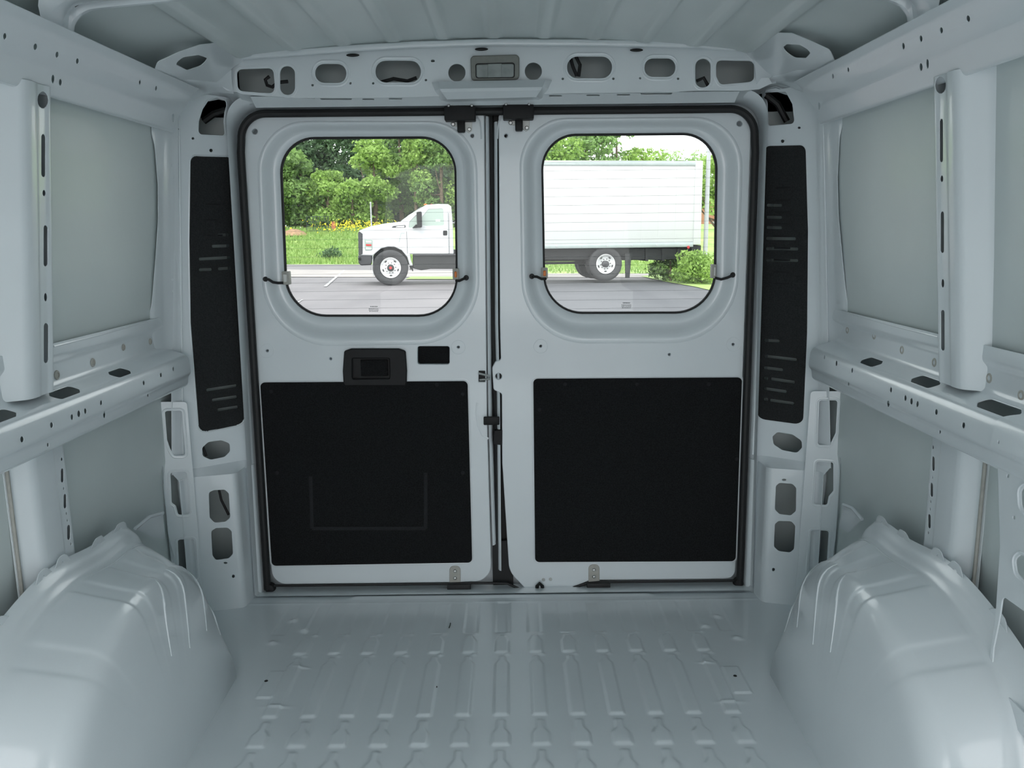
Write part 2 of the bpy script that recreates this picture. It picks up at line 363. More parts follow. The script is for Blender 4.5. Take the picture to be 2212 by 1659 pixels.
# ================================================================== SIDE WALLS
RAIL = [(-.925, 1.455), (-.878, 1.438), (-.873, 1.443), (-.856, 1.485), (-.848, 1.493), (-.826, 1.520), (-.818, 1.536), (-.798, 1.551)]
BELT = [(-.952, .935), (-.952, .905), (-.962, .893), (-.962, .848), (-.955, .838), (-.912, .824), (-.902, .818), (-.897, .808), (-.894, .768), (-.903, .758), (-.906, .733), (-.925, .722), (-.985, .722)]
def side(s):
    nm = 'wall_left' if s < 0 else 'wall_right'; dx = 0 if s < 0 else SX
    def mx(p): return [((a if s < 0 else -a+dx), b) for a, b in p]
    def FX(pts): return Fold('Y', mx(pts))
    def th(f):                                # w axis must point inwards
        return f
    X = lambda a: a if s < 0 else -a+dx
    lf = s < 0
    # outer skin
    prof = [(-0.900, 1.60), (-.915, 1.47), (-.930, 1.30), (-.948, 1.1), (-.962, .93), (-.985, .90), (-.992, .80), (-.992, .72), (-.992, .60), (-.994, .50), (-1.004, .44), (-1.006, .30), (-1.0, .1), (-.99, -.02)]
    rows = [[V((X(a), y, b)) for a, b in prof] for y in [0.02-0.1*i for i in range(40)]]
    wl = MB().grid(rows).build(nm, M['skin'], smooth=50)
    tag(wl, 'white steel side wall with pillars and belt rail, behind the %s wheel arch' % ('left' if lf else 'right'), 'wall', kind='structure')
    def put(name, me, m='paint', smooth=28): return link(name, me, M[m], wl, smooth)
    inw = 1 if s > 0 else 1
    # ---- roof rail
    rail = FX(RAIL if lf else RAIL)
    y0, y1 = -3.9, -0.235
    if lf:
        dots = [(75, 100, 4, 7), (122, 117, 3.4, 6.5), (166, 131, 3.2, 6), (9, 77, 3.6, 7), (113, 170, 3.5, 9), (129, 177, 3.5, 7), (301, 177, 2, 5), (336, 190, 2, 5), (373, 254, 3, 9)]
        slots = [(155, 210, 182, 216), (0, 168, 8, 172)]
    else:
        dots = [(2091, 41, 4, 7), (2033, 66, 3.4, 6.5), (1989, 84, 3.2, 7), (1951, 100, 3, 7), (1989, 145, 3.5, 8), (2003, 138, 3, 10), (1832, 151, 2.2, 5), (1799, 165, 2, 5), (1769, 229, 2.5, 8)]
        slots = [(1945, 181, 1970, 185), (1857, 211, 1878, 214), (2097, 130, 2134, 136)]
    hs = [disc(rail, x, y, a, b) for x, y, a, b in dots]
    L = rail.s[-1]
    for x0, ya, x1, yb in slots:
        u0 = rail.px(x0, (ya+yb)/2)[0]; u1 = rail.px(x1, (ya+yb)/2)[0]; hs.append(rnd(rect4(min(u0, u1), 0.030, max(u0, u1), 0.042), 0.005, 4))
    sg = 1 if lf else -1
    def sh(outline, holes, f, th_=0.002, **k):
        if True: return sheet(outline, holes, f, th_, **k)
    put('roof_rail', sh(rect4(y0, 0.0, y1, L), hs, rail))
    # ---- belt rail
    belt = FX(BELT)
    L = belt.s[-1]
    if lf:
        dots = [(48, 949, 4, 6.5), (112, 918, 3.4, 6), (156, 901, 3, 6), (171, 894, 3.4, 7), (185, 888, 3, 6), (219, 870, 2.6, 5), (311, 827, 2.4, 5), (348, 810, 2.2, 4.5), (375, 797, 2, 5), (226, 896, 2.6, 7), (104, 961, 2, 4), (320, 854, 1.6, 3)]
        ua = [(-1.125, -1.005), (-.865, -.765), (-.60, -.515)]
    else:
        dots = [(1808, 785, 2, 5), (1842, 800, 2.2, 5), (1926, 842, 2.6, 5.5), (1957, 860, 3, 6), (1970, 867, 3.2, 7), (1983, 873, 3, 6), (2024, 890, 3.4, 6), (2083, 919, 3.6, 6.5), (1920, 872, 2.8, 7), (2032, 933, 2, 4), (1834, 829, 1.6, 3), (1782, 772, 1.6, 4)]
        ua = [(-1.14, -1.02), (-.855, -.755), (-.575, -.485)]
    hs = [disc(belt, x, y, a, b) for x, y, a, b in dots]
    va = belt.o[5]-0.042; vb = belt.o[5]-0.006
    for u0, u1 in ua: hs.append(rnd([(u0, va+0.012), (u0+0.02, va), (u1, va), (u1, vb-0.012), (u1-0.02, vb), (u0, vb)], 0.009, 5))
    put('belt_rail', sh(rect4(-3.9, 0.0, -0.20, L), hs, belt))
    # riveted weld bosses on the strip above the ledge
    bs = [(30, 828), (122, 810), (200, 783), (266, 750), (324, 738)] if lf else [(1890, 725), (1950, 756), (2020, 783), (2108, 805), (2139, 817), (2208, 854), (1832, 713)]
    for x, y in bs:
        p = aX(x, y, X(-.962)); r_ = 0.011 if (x, y) in ((30, 828), (122, 810), (200, 783)) or not lf else 0.009
        MB().lathe([(r_, 0), (r_*.9, 0.002), (r_*.55, 0.003), (r_*.5, 0.001), (0, 0.001)], p-V((s*0.0005, 0, 0)), (-s, 0, 0), 12).build('weld_boss', M['seam'], wl)
    # ---- upper post
    cf = [(-.947, -.994), (-.940, -.985), (-.899, -.958), (-.893, -.945), (-.893, -.922), (-.896, -.912), (-.896, -.888), (-.893, -.878), (-.893, -.872), (-.901, -.860), (-.938, -.845), (-.947, -.825)]
    dy = 0.0
    post = Fold('Z', [(X(a), b+dy) for a, b in cf], (.10 if lf else -.10))
    if lf: sl = [(92, 290, 382, 4.5), (97, 487, 575, 4.5), (98, 698, 784, 5)]; dd = [(93.5, 417, 3.5, 6.5), (97, 642, 3.5, 9)]; big = (91, 216, 12, 18)
    else: sl = [(2033, 257, 350, 3.6), (2035, 457, 546, 3.8), (2036, 670, 757, 4)]; dd = [(2034, 386, 3.2, 7), (2036, 612, 3.2, 9)]; big = (2031, 184, 12, 18)
    hs = [slot(post, x-w, a, x+w, b) for x, a, b, w in sl]+[disc(post, *d) for d in dd]+[disc(post, *big)]
    zt, zb = 1.452, 0.842
    put('upper_post', sheet(rect4(zb, 0, zt, post.s[-1]), hs, post))
    # ---- lower post
    cf = [(-.992, -.965), (-.985, -.95), (-.957, -.93), (-.952, -.918), (-.952, -.85), (-.955, -.843), (-.955, -.808), (-.958, -.798), (-.982, -.785), (-.99, -.76)]
    dy = 0.0
    post = Fold('Z', [(X(a), b+dy) for a, b in cf])
    if lf: sl = [(133, 1012, 1042, 3), (139, 1067, 1098, 3), (147, 1134, 1166, 3.4)]; dd = [(132, 992, 2, 3.5), (136, 1055, 1.2, 3), (142, 1109, 1.2, 3), (144, 1124, 1.2, 3), (152, 1175, 1.5, 3)]
    else: sl = [(2015.5, 986, 1017, 3), (2012, 1043, 1073, 3), (2007, 1111, 1141, 3)]; dd = [(2015, 966, 1.6, 4), (2014, 1031, 1.2, 3), (2010, 1084, 1.2, 3), (2009, 1100, 1.2, 3), (2005, 1151, 1.4, 3)]
    hs = [slot(post, x-w, a, x+w, b) for x, a, b, w in sl]+[disc(post, *d) for d in dd]
    put('lower_post', sheet(rect4(0.08, 0, .724, post.s[-1]), hs, post))
    MB().tube([(X(-.984), -.962+dy, z) for z in (0.70, 0.6, 0.52, 0.46, 0.40, 0.33)], 0.004, 6).build('wire_loom', M['seam'], wl)
    # ---- upper rear corner panel between skin and door pillar
    cp = Fold('Z', [(X(a), b) for a, b in [(-.952, -.290), (-.942, -.285), (-.938, -.272), (-.934, -.225), (-.924, -.185), (-.915, -.165)]], (.085 if lf else -.085))
    hs = [disc(cp, *d) for d in ([(370, 357, 2, 2.6), (373, 382, 2, 2.6), (371, 604, 2, 2.6), (373, 629, 2, 2.6)] if lf else [(1776, 331, 2, 2.6), (1774, 357, 2, 2.6), (1783, 580, 2, 2.6), (1782, 605, 2, 2.6)])]
    S_ = cp.s[-1]
    ol = [(1.49, S_), (1.49, 0.015), (1.43, 0.015), (1.40, 0.028), (1.30, 0.045), (1.20, 0.045), (0.97, 0.012), (0.93, 0.002), (0.835, 0.0), (0.835, S_)]
    put('rear_corner_panel', sheet(rnd(ol, 0.012, 4), hs, cp))
    # ---- lower rear corner panel with three openings
    lp = Plane((X(-.955), -.185, 0), (1, 0.28*(-s) if lf else -0.28, 0), (0, 0, 1))
    if lf:
        wins = [[(356, 888), (393, 887), (400, 984), (376, 984), (368, 970), (361, 950)], [(368, 1021), (403, 1019), (410, 1111), (385, 1112), (380, 1092), (371, 1086)], [(384, 1166), (419, 1164), (425, 1250), (388, 1250)]]
        edge = [(330, 868), (342, 930), (353, 984), (350, 1050), (358, 1110), (362, 1150), (375, 1200), (380, 1290), (440, 1290), (404, 868)]
    else:
        wins = [[(1770, 865), (1809, 865), (1805, 935), (1792, 962), (1766, 961)], [(1764, 997), (1800, 999), (1800, 1060), (1790, 1072), (1786, 1091), (1758, 1089)], [(1752, 1145), (1790, 1147), (1784, 1250), (1745, 1250)]]
        edge = [(1832, 845), (1826, 900), (1810, 962), (1818, 1000), (1815, 1090), (1808, 1140), (1800, 1200), (1795, 1290), (1718, 1290), (1751, 845)]
    e = rnd(pxs(lp, edge), 0.01, 3); hs = [hole(lp, w, 0.007, 4) for w in wins]
    put('lower_corner_panel', sheet(e, hs, lp))
    mb = MB()
    for h_ in hs: bead(mb, lp, inset(h_, 0.006), 0.0035, 0.0, 0.6)
    mb.build('opening_flange', M['paint'], wl)
    q = [lp.pt(*p) for p in pxs(lp, edge[:8])]
    MB().grid([[p for p in q], [V((X(-.995), p.y-0.02, p.z)) for p in q]]).build('panel_return', M['paint'], wl)
    # something solid inside the hollow behind the openings
    MB().tube([(X(-.955), -.10, .74), (X(-.958), -.10, .62), (X(-.975), -.10, .56), (X(-.98), -.11, .40), (X(-.97), -.11, 0.05)], [0.018, .022, .02, .02, .02], 10).build('inner_brace', M['paint'], wl)
    # panel seam lines beads along the skin
    MB().tube([(X(-.9515), y, .928+(.004 if y > -.4 else 0)) for y in (-.33, -.6, -.8)], 0.0025, 6).build('seam_bead', M['paint'], wl)
    return wl, X
WL, XL = side(-1); WR, XR = side(1)

# ================================================================== REAR FRAME
wr = empty('wall_rear', (0, -0.05, 0), label='white steel rear door frame with perforated header and pillars', cat='wall', kind='structure')
hd = Plane((0, -0.10, 1.6), (1, 0, 0), (0, 0.06, 1))
# header face
top = [(505, 128), (620, 118), (762, 108), (900, 100), (1065, 96), (1240, 97), (1375, 98), (1500, 101), (1625, 108)]
bot = [(1668, 180), (1640, 193), (1600, 196), (1500, 196), (1454, 199), (1200, 202), (1190, 203), (940, 208), (900, 210), (760, 212), (640, 212), (560, 206), (490, 196), (468, 178)]
hl = [hole(hd, [(511, 150), (590, 147), (593, 180), (592, 202), (560, 200), (514, 196)], 0.015), slot(hd, 605, 143, 637, 205), slot(hd, 681, 138, 748, 179), slot(hd, 811, 131, 909, 178), disc(hd, 987, 157, 18.5, 19, 24),
      disc(hd, 1152, 154, 18.5, 19, 24), slot(hd, 1225, 122, 1322, 169), slot(hd, 1392, 126, 1459, 166), slot(hd, 1502, 127, 1535, 189), hole(hd, [(1547, 130), (1629, 132), (1629, 176), (1600, 179), (1556, 183), (1547, 165)], 0.015),
      slot(hd, 931, 129, 939, 134)]
for x, y in ((675, 184), (757, 180), (806, 180), (920, 173), (1216, 170), (1325, 170), (1383, 169), (1465, 170)): hl.append(disc(hd, x, y, 2.6, 2.6, 10))
me = sheet(pxs(hd, top+bot), hl, hd, 0.002); link('header_panel', me, M['paint'], wr)
mb = MB()
for i in (2, 3, 6, 7): bead(mb, hd, inset(hl[i], 0.008), 0.004, 0.0, 0.7)
for i in (0, 1, 8, 9): bead(mb, hd, inset(hl[i], 0.006), 0.003, -0.0005, 0.5)
mb.build('opening_flange', M['paint'], wr)
# underside of the header with slots and the lip above the seal
hf = Fold('Y', [(0, 0)]+[(0, 1)])
def fold_strip(name, topx, x0, x1, slots_):
    f = Plane((0, -0.101, 1.5445), (1, 0, 0), (0, 0.065, 0.004))
    # plane tilted: slightly falling towards the doors so that its slots are seen from below
    return f
us = Plane((0, -0.1005, 1.548), (1, 0, 0), (0, 0.5, -0.30)); us = Plane((0, -0.1005, 1.548), (-1, 0, 0), (0, 0.050, -0.022))
hs = []
for a, b, y, t in ((692, 760, 213.5, 3.2), (783, 808, 215, 1.9), (840, 868, 214, 1.9), (1186, 1214, 207.5, 1.9), (1267, 1295, 206.3, 1.9), (1333, 1361, 205.3, 1.9), (1384, 1452, 202, 3.0)):
    hs.append(slot(us, a, y-t, b, y+t, seg=5))
me = sheet(rect4(-0.70, 0.0, 0.70, 0.055), hs, us, 0.002); link('header_underside', me, M['paint'], wr)
# ---- door pillars (angled face) and frame lip round the doorway
def pillar(s):
    lf = s < 0; dx = 0 if lf else 0.012
    X = lambda a: a if lf else -a+dx
    f = Fold('Z', [(X(a), b) for a, b in [(-.787, 0.012), (-.790, -.020), (-.797, -.034), (-.903, -.147), (-.912, -.158), (-.917, -.175), (-.925, -.19)]], [L_*(1 if lf else -1) for L_ in (0, 0, 0.005, .065, .07, .075, .08)])
    # hole lists
    if lf:
        oval = [(437, 967), (450, 955), (478, 951), (496, 958), (497, 975), (485, 987), (455, 993), (438, 985)]
        top_ = [(429, 290), (430, 262), (438, 236), (450, 218), (467, 211), (490, 219), (485, 243), (483, 264), (486, 293)]
        dots = [(417, 299, 3, 2.5), (456, 325, 3.6, 3.6)]
        vent = [(412, 338), (499, 340), (508, 560), (519, 760), (527, 914), (431, 934), (413, 700), (410, 520)]
    else:
        oval = [(1669, 943), (1680, 933), (1712, 938), (1732, 952), (1733, 967), (1722, 978), (1690, 972), (1672, 960)]
        top_ = [(1651, 197), (1676, 191), (1698, 199), (1712, 225), (1717, 267), (1660, 272), (1660, 245), (1658, 220)]
        dots = [(1727, 276, 3, 2.5), (1691, 305, 3.6, 3.6)]
        vent = [(1654, 318), (1739, 316), (1744, 500), (1742, 720), (1733, 915), (1638, 902), (1641, 720), (1648, 500)]
    vh = rnd(pxs(f, vent), [.018, .018, 0, 0, .022, .022, 0, 0], 6)
    hs = [hole(f, oval, 0.012, 4), hole(f, top_, 0.01, 4), vh]+[disc(f, *d) for d in dots]
    S_ = f.s[-1]
    me = sheet(rect4(0.455, 0.0, 1.56, S_), hs, f, 0.002); link('door_pillar', me, M['paint'], wr)
    mb = MB(); bead(mb, f, inset(vh, 0.004), 0.003, 0.0, 0.6); bead(mb, f, inset(hs[1], 0.004), 0.002, 0, 0.6)
    mb.tube([f.pt(z, f.o[4], 0.002) for z in np.linspace(0.47, 1.5, 12)], 0.003, 6)
    mb.build('opening_flange', M['paint'], wr)
    mb = MB()
    for z in ((1.455,) if lf else (1.452,)):
        for v0, v1 in ((f.o[5]-0.028, f.o[5]-0.008),): mb.tube([f.pt(z, v0, 0.001), f.pt(z, v1, 0.001)], 0.002, 5)
    mb.build('locating_notch', M['rubber'], wr)
    # fill between header face, pillar top and doorway lip
    if lf: h_ = [(452, 168), (468, 178), (492, 196), (530, 204), (600, 210), (680, 213)]; l_ = [(440, 204), (462, 200), (493, 208), (520, 212), (600, 213), (680, 215)]
    else: h_ = [(1684, 156), (1668, 165), (1640, 190), (1610, 194), (1530, 198), (1450, 199)]; l_ = [(1708, 190), (1680, 181), (1650, 188), (1610, 200), (1530, 203), (1450, 204)]
    ha = [aY(*p, -.102) for p in h_]; la = [f.pt(*f.px(*p), .001) if i < 3 else aY(*p, -.066) for i, p in enumerate(l_)]
    MB().grid([[p+V((0, .01, .004)) for p in ha], ha, [a.lerp(b, .5)+V((0, -.002, 0)) for a, b in zip(ha, la)], la, [p+V((0, .012, -.004)) for p in la], [p+V((0, .035, -.014)) for p in la]]).build('corner_fill', M['paint'], wr, 70)
    # lower pillar box
    g = Fold('Z', [(X(a), b) for a, b in [(-.787, 0.012), (-.790, -.028), (-.806, -.040), (-.812, -.115), (-.820, -.128), (-.945, -.162), (-.956, -.168), (-.960, -.19)]])
    if lf: wn = [[(451, 1064), (462, 1059), (485, 1058), (494, 1066), (497, 1118), (487, 1127), (463, 1129), (453, 1118)], [(456, 1148), (466, 1141), (492, 1140), (500, 1148), (503, 1196), (494, 1206), (466, 1210), (459, 1200)]]; dt = [(487, 1216, 4, 2), (504, 1245, 3, 3.5)]
    else: wn = [[(1676, 1050), (1684, 1043), (1712, 1045), (1720, 1054), (1719, 1104), (1708, 1113), (1684, 1110), (1674, 1100)], [(1674, 1132), (1682, 1125), (1710, 1126), (1718, 1136), (1715, 1186), (1706, 1193), (1682, 1190), (1672, 1180)]]; dt = [(1694, 1036, 4.5, 2), (1671, 1230, 3, 3.5)]
    hs = [hole(g, w, 0.01, 4) for w in wn]+[disc(g, *d) for d in dt]
    me = sheet(rect4(-0.01, 0.0, 0.44, g.s[-1]), hs, g, 0.002); link('lower_door_pillar', me, M['paint'], wr)
    # blend between the two sections
    mb = MB(); fa = [f.pt(0.46, v, 0) for v in np.linspace(0, f.s[-1], 14)]; ga = [g.pt(0.435, v, 0) for v in np.linspace(0, g.s[-1], 14)]
    ga2 = [g.pt(0.40, v, 0) for v in np.linspace(0, g.s[-1], 14)]
    mb.grid([fa, [a.lerp(b, .5)+V((0, 0, 0.0)) for a, b in zip(fa, ga)], ga]); mb.build('pillar_blend', M['paint'], wr, 60)
    # louvred black vent cover: a thing of its own
    mb = MB(); lab = 'tall black slotted vent cover on the %s rear door pillar' % ('left' if lf else 'right')
    vt = empty('vent_cover', f.pt(1.0, f.o[3]*.55, 0), label=lab, cat='vent cover', group='pillar vent covers')
    def SL(x0, y0, x1, y1, t=3.2):            # slot given by its two ends
        a, b = V((x0, y0)), V((x1, y1)); n = V((-(b-a).y, (b-a).x)).normalized()*t
        return rnd(pxs(f, [tuple(a-n), tuple(b-n), tuple(b+n), tuple(a+n)]), 0.0035, 3)
    if lf: sl = [(430, 560, 498, 556), (430, 583, 458, 582), (471, 581, 500, 579), (446, 843, 512, 833), (458, 865, 512, 857), (470, 886, 514, 879), (470, 508, 495, 507), (458, 532, 496, 531)]
    else: sl = [(1655, 537, 1725, 538), (1655, 562, 1725, 563), (1651, 769, 1722, 777), (1650, 794, 1692, 799), (1650, 816, 1660, 818), (1666, 818, 1718, 826), (1650, 839, 1700, 846), (1650, 862, 1660, 863), (1664, 864, 1716, 872), (1655, 515, 1720, 516), (1656, 491, 1690, 492), (1656, 469, 1690, 470), (1657, 443, 1690, 444), (1651, 735, 1685, 737)]
    sls = [SL(*q) for q in sl]
    deep = sls
    me = sheet(inset(vh, 0.003), deep, f, 0.003); 
    for v in me.vertices: pass
    o = link('vent_panel', me, M['vent'], vt)
    for q in sls[-3:] if False else []: pass
    for k in range(9):
        z = 1.28-0.035*k if not lf else 1.25-0.045*k
        a, b = (f.o[2]+0.035, f.o[2]+0.085)
        MB().tube([f.pt(z, a, -0.002), f.pt(z, b, -0.002)], 0.003, 6, flat=0.6).build('louvre', M['plastic'], vt)
    back = f; mb = MB()
    # pale body metal some way behind the slots
    mb.grid([[f.pt(z, v, -0.03 if lf else 0.03) for v in np.linspace(f.o[2]+.01, f.o[3]-.01, 4)] for z in np.linspace(0.53, 1.42, 6)]); mb.build('inner_sheet', M['alu'], wr, 60)
    settle(vt)
    # curly weatherstrip seen inside the top opening
    MB().tube([aY(*p, -.02) for p in ([(440, 262), (462, 246), (487, 238)] if lf else [(1655, 205), (1680, 225), (1700, 262)])], 0.010, 8).build('weatherstrip', M['rubber'], wr)
    return f
FL = pillar(-1); FR = pillar(1)
# lip around the doorway that the seal grips: swept strip from the pillar inner edge over the top
def ringpts(tl, tr, br, bl, r, Y, seg=10):
    P = Plane((0, Y, 0), (1, 0, 0), (0, 0, 1)); return [P.pt(a, b) for a, b in rnd(pxs(P, [tl, tr, br, bl]), r, seg)]
lo = ringpts((503, 236), (1648, 221), (1612, 1262), (567, 1276), [.075, .075, .01, .01], 0.0)
mb = MB(); lo2 = ringpts((492, 222), (1655, 207), (1622, 1270), (556, 1284), [.075, .075, .01, .01], -0.045)
lo3 = ringpts((486, 208), (1659, 193), (1626, 1275), (550, 1288), [.07, .07, .01, .01], -0.062)
mb.grid([[p+V((0, 0.03, 0)) for p in lo], lo, [a.lerp(b, .5) + V((0, .004, 0)) for a, b in zip(lo, lo2)], lo2, lo3], cu=True)
mb.build('doorway_lip', M['paint'], wr, 60)
# outer skin behind header and pillars; roof and sides added to block outside light
shell = MB()
shell.box((-1.06, 0.066, 1.515), (1.07, 0.07, 1.80)); shell.box((-1.06, 0.066, -0.14), (-0.78, 0.07, 1.80)); shell.box((0.79, 0.066, -0.14), (1.07, 0.07, 1.80)); shell.box((-.8, 0.062, -.14), (.8, .068, 0.02))
shell.box((-1.06, -3.9, 1.79), (1.07, .07, 1.80)); shell.box((-1.065, -3.9, -.14), (-1.06, .07, 1.80)); shell.box((1.07, -3.9, -.14), (1.075, .07, 1.80)); shell.box((-1.06, -3.9, -.14), (1.07, .07, -.13))
shell.build('outer_light_shell', M['skin'], wr, 0)
# central boss of the header carrying the lamp
cb = MB(); Yc = -0.118
A = [(925, 118), (1190, 113), (1172, 196), (950, 200)]
def P3(x, y, Y): return aY(x, y, Y)
rows = [[P3(905, 110, -.100), P3(1015, 107, -.100), P3(1200, 104, -.100), P3(1218, 103, -.100)],
        [P3(922, 124, -.100), P3(935, 121, -.112), P3(1188, 117, -.112), P3(1208, 118, -.100)]]
# smooth raised tray below the lamp
cb.grid([[P3(933, 178, -.104), P3(948, 176, -.118), P3(1178, 172, -.118), P3(1192, 174, -.104)], [P3(940, 196, -.104), P3(950, 192, -.150), P3(1172, 188, -.150), P3(1184, 192, -.104)],
         [P3(944, 204, -.100), P3(954, 199, -.152), P3(1168, 195, -.152), P3(1180, 199, -.100)], [P3(952, 216, -.080), P3(966, 215, -.125), P3(1158, 210, -.125), P3(1172, 212, -.080)],
         [P3(958, 224, -.045), P3(968, 221, -.060), P3(1158, 217, -.060), P3(1166, 219, -.045)]])
cb.build('header_boss', M['paint'], wr, 25)
# gussets at both ends of the header, with an eye-shaped hole
def gusset(s):
    if s < 0:
        A_ = aX(331, 152, -.802); B_ = aZ(480, 92, 1.652); C_ = aY(505, 150, -.10)
        ol = [(331, 160), (341, 134), (388, 112), (432, 97), (486, 91), (520, 118), (528, 130), (505, 145), (470, 178), (408, 172), (372, 178), (340, 178)]; ey = [(378, 138), (395, 124), (428, 119), (450, 127), (435, 142), (405, 152)]
        low = [(330, 175, 'X', -.86), (370, 185, 'X', -.885), (402, 195, 'Y', -.17), (440, 178, 'Y', -.14), (470, 178, 'Y', -.11)]
    else:
        A_ = aX(1803, 127, XR(-.802)); B_ = aZ(1665, 71, 1.652); C_ = aY(1622, 125, -.10)
        ol = [(1805, 136), (1792, 108), (1748, 88), (1710, 72), (1660, 70), (1625, 100), (1610, 112), (1625, 130), (1668, 165), (1720, 152), (1765, 150), (1800, 152)]; ey = [(1688, 105), (1700, 96), (1728, 97), (1753, 112), (1740, 126), (1715, 125)]
        low = [(1805, 150, 'X', XR(-.86)), (1765, 160, 'X', XR(-.885)), (1735, 170, 'Y', -.17), (1700, 160, 'Y', -.14), (1668, 165, 'Y', -.11)]
    n = (B_-A_).cross(C_-A_).normalized()
    if n.dot(CAM-A_) < 0: n = -n
    u = (B_-A_).normalized(); g = Plane(A_, u, n.cross(u))
    me = sheet(rnd(pxs(g, ol), 0.008, 3), [hole(g, ey, 0.02, 5)], g, 0.002); link('header_gusset', me, M['paint'], wr)
    # skin continuing down to pillar and roof rail
    mb = MB(); gp = [g.pt(*g.px(*p)) for p in (ol[0], ol[10], ol[9], ol[8])] if False else None
    ff = FL if s < 0 else FR
    if s < 0: q = [(336, 176), (372, 176), (408, 170), (440, 174), (470, 176), (500, 150)]; r2 = [aX(336, 200, -.866), aX(370, 214, -.888)]+[ff.pt(*ff.px(*p), .003) for p in ((402, 220), (434, 207), (462, 199))]+[aY(505, 203, -.10)]
    else: q = [(1801, 150), (1765, 150), (1722, 150), (1695, 156), (1668, 163), (1628, 128)]; r2 = [aX(1803, 176, XR(-.866)), aX(1768, 190, XR(-.888))]+[ff.pt(*ff.px(*p), -.003) for p in ((1738, 200), (1706, 188), (1678, 180))]+[aY(1634, 188, -.10)]
    r1 = [g.pt(*g.px(*p)) for p in q]; r2 = [V(p) for p in r2]
    mb.grid([[a+V((0, 0.01, .01)) for a in r1], r1, [a.lerp(b, .33)+V((0, -.006, 0)) for a, b in zip(r1, r2)], [a.lerp(b, .66)+V((0, -.006, 0)) for a, b in zip(r1, r2)], r2]); mb.build('corner_blend', M['paint'], wr, 70)
gusset(-1); gusset(1)
# roof edge bead above the header, with three small dark drain gaps
mb = MB(); mb.tube([aY(x, y, -.112) for x, y in ((500, 124), (620, 115), (762, 104), (900, 96), (1065, 91), (1240, 92), (1375, 94), (1500, 97), (1612, 106))], 0.009, 8, flat=0.6); mb.build('roof_edge_bead', M['paint'], wr)
for x, y in ((1040, 103), (762, 116), (1375, 105)):
    p = aY(x, y, -.1075); o = MB().lathe([(0.019, 0), (0.015, 0.003), (0, 0.004)], p, (0, -1, 0), 16).build('drain_gap', M['rubber'], wr)
    for v in o.data.vertices: v.co.z = p.z-.004+(v.co.z-p.z)*0.24
# cable loops seen in the header openings
for i, pts in enumerate(([(582, 165), (573, 172), (577, 184), (588, 188), (600, 178), (622, 176)], [(1232, 124), (1238, 145), (1246, 164)], [(1244, 122), (1253, 140), (1250, 165)], [(822, 178), (850, 170), (880, 175), (900, 168)], [(1505, 175), (1520, 168), (1530, 186)])):
    tag(MB().tube([aY(x, y, -.07) for x, y in pts], 0.005, 8).build('cable', M['rubber']), ['black cable loop seen through the left square header opening', 'thin black cable hanging in the wide oval right of the lamp, outer strand', 'thin black cable hanging in the wide oval right of the lamp, inner strand', 'black cable lying along the bottom of the wide oval left of the lamp', 'black cable behind the narrow upright opening at the right of the header'][i], 'cable', 'header wiring')
for i, pts in enumerate(([(473, 1058), (478, 1080), (488, 1100), (494, 1112)], [(437, 962), (446, 985)], [(388, 1090), (378, 1078), (372, 1082)], [(1776, 1062), (1784, 1052), (1790, 1064)])):
    tag(MB().tube([aY(x, y, -.085) for x, y in pts], 0.004, 8).build('cable', M['rubber']), ['black cable bending behind the upper rounded opening of the left lower pillar', 'black cable across the slanted oval opening under the left vent cover', 'short cable clip in the middle opening of the left corner panel', 'short cable clip in the middle opening of the right corner panel'][i], 'cable', 'pillar wiring')
# ---- interior lamp
lp_ = Plane((0, -0.102, 1.6), (1, 0, 0), (0, 0.06, 1))
lamp = empty('interior_lamp', aY(1069, 147, -.11), label='rectangular taupe interior lamp with a frosted lens in the header centre', cat='lamp')
o_ = rnd(pxs(lp_, [(1016, 122), (1122, 119), (1122, 172), (1018, 175)]), 0.012, 6)
me = sheet(o_, [], lp_, 0.014, 0.003)
for v in me.vertices: v.co.y -= 0.012
link('lamp_housing', me, M['beige'], lamp)
me = sheet(rnd(pxs(lp_, [(1029, 142), (1110, 140), (1110, 169), (1030, 170)]), 0.006, 5), [], lp_, 0.006, 0.002)
for v in me.vertices: v.co.y -= 0.017
ln = link('lens', me, M['lens'], lamp)
mb = MB(); bead(mb, lp_, rnd(pxs(lp_, [(1028, 141), (1111, 139), (1111, 170), (1029, 171)]), 0.006, 5), 0.0013, 0.0145); mb.build('lens_rim', M['plastic'], lamp)
me = sheet(rnd(pxs(lp_, [(1054, 141), (1084, 140), (1084, 169), (1054, 170)]), 0.002, 3), [], lp_, 0.003, 0.001)
for v in me.vertices: v.co.y -= 0.020
link('rocker_switch', me, M['white_pl'] if False else M['lens'], lamp); settle(lamp)

settle(wr)
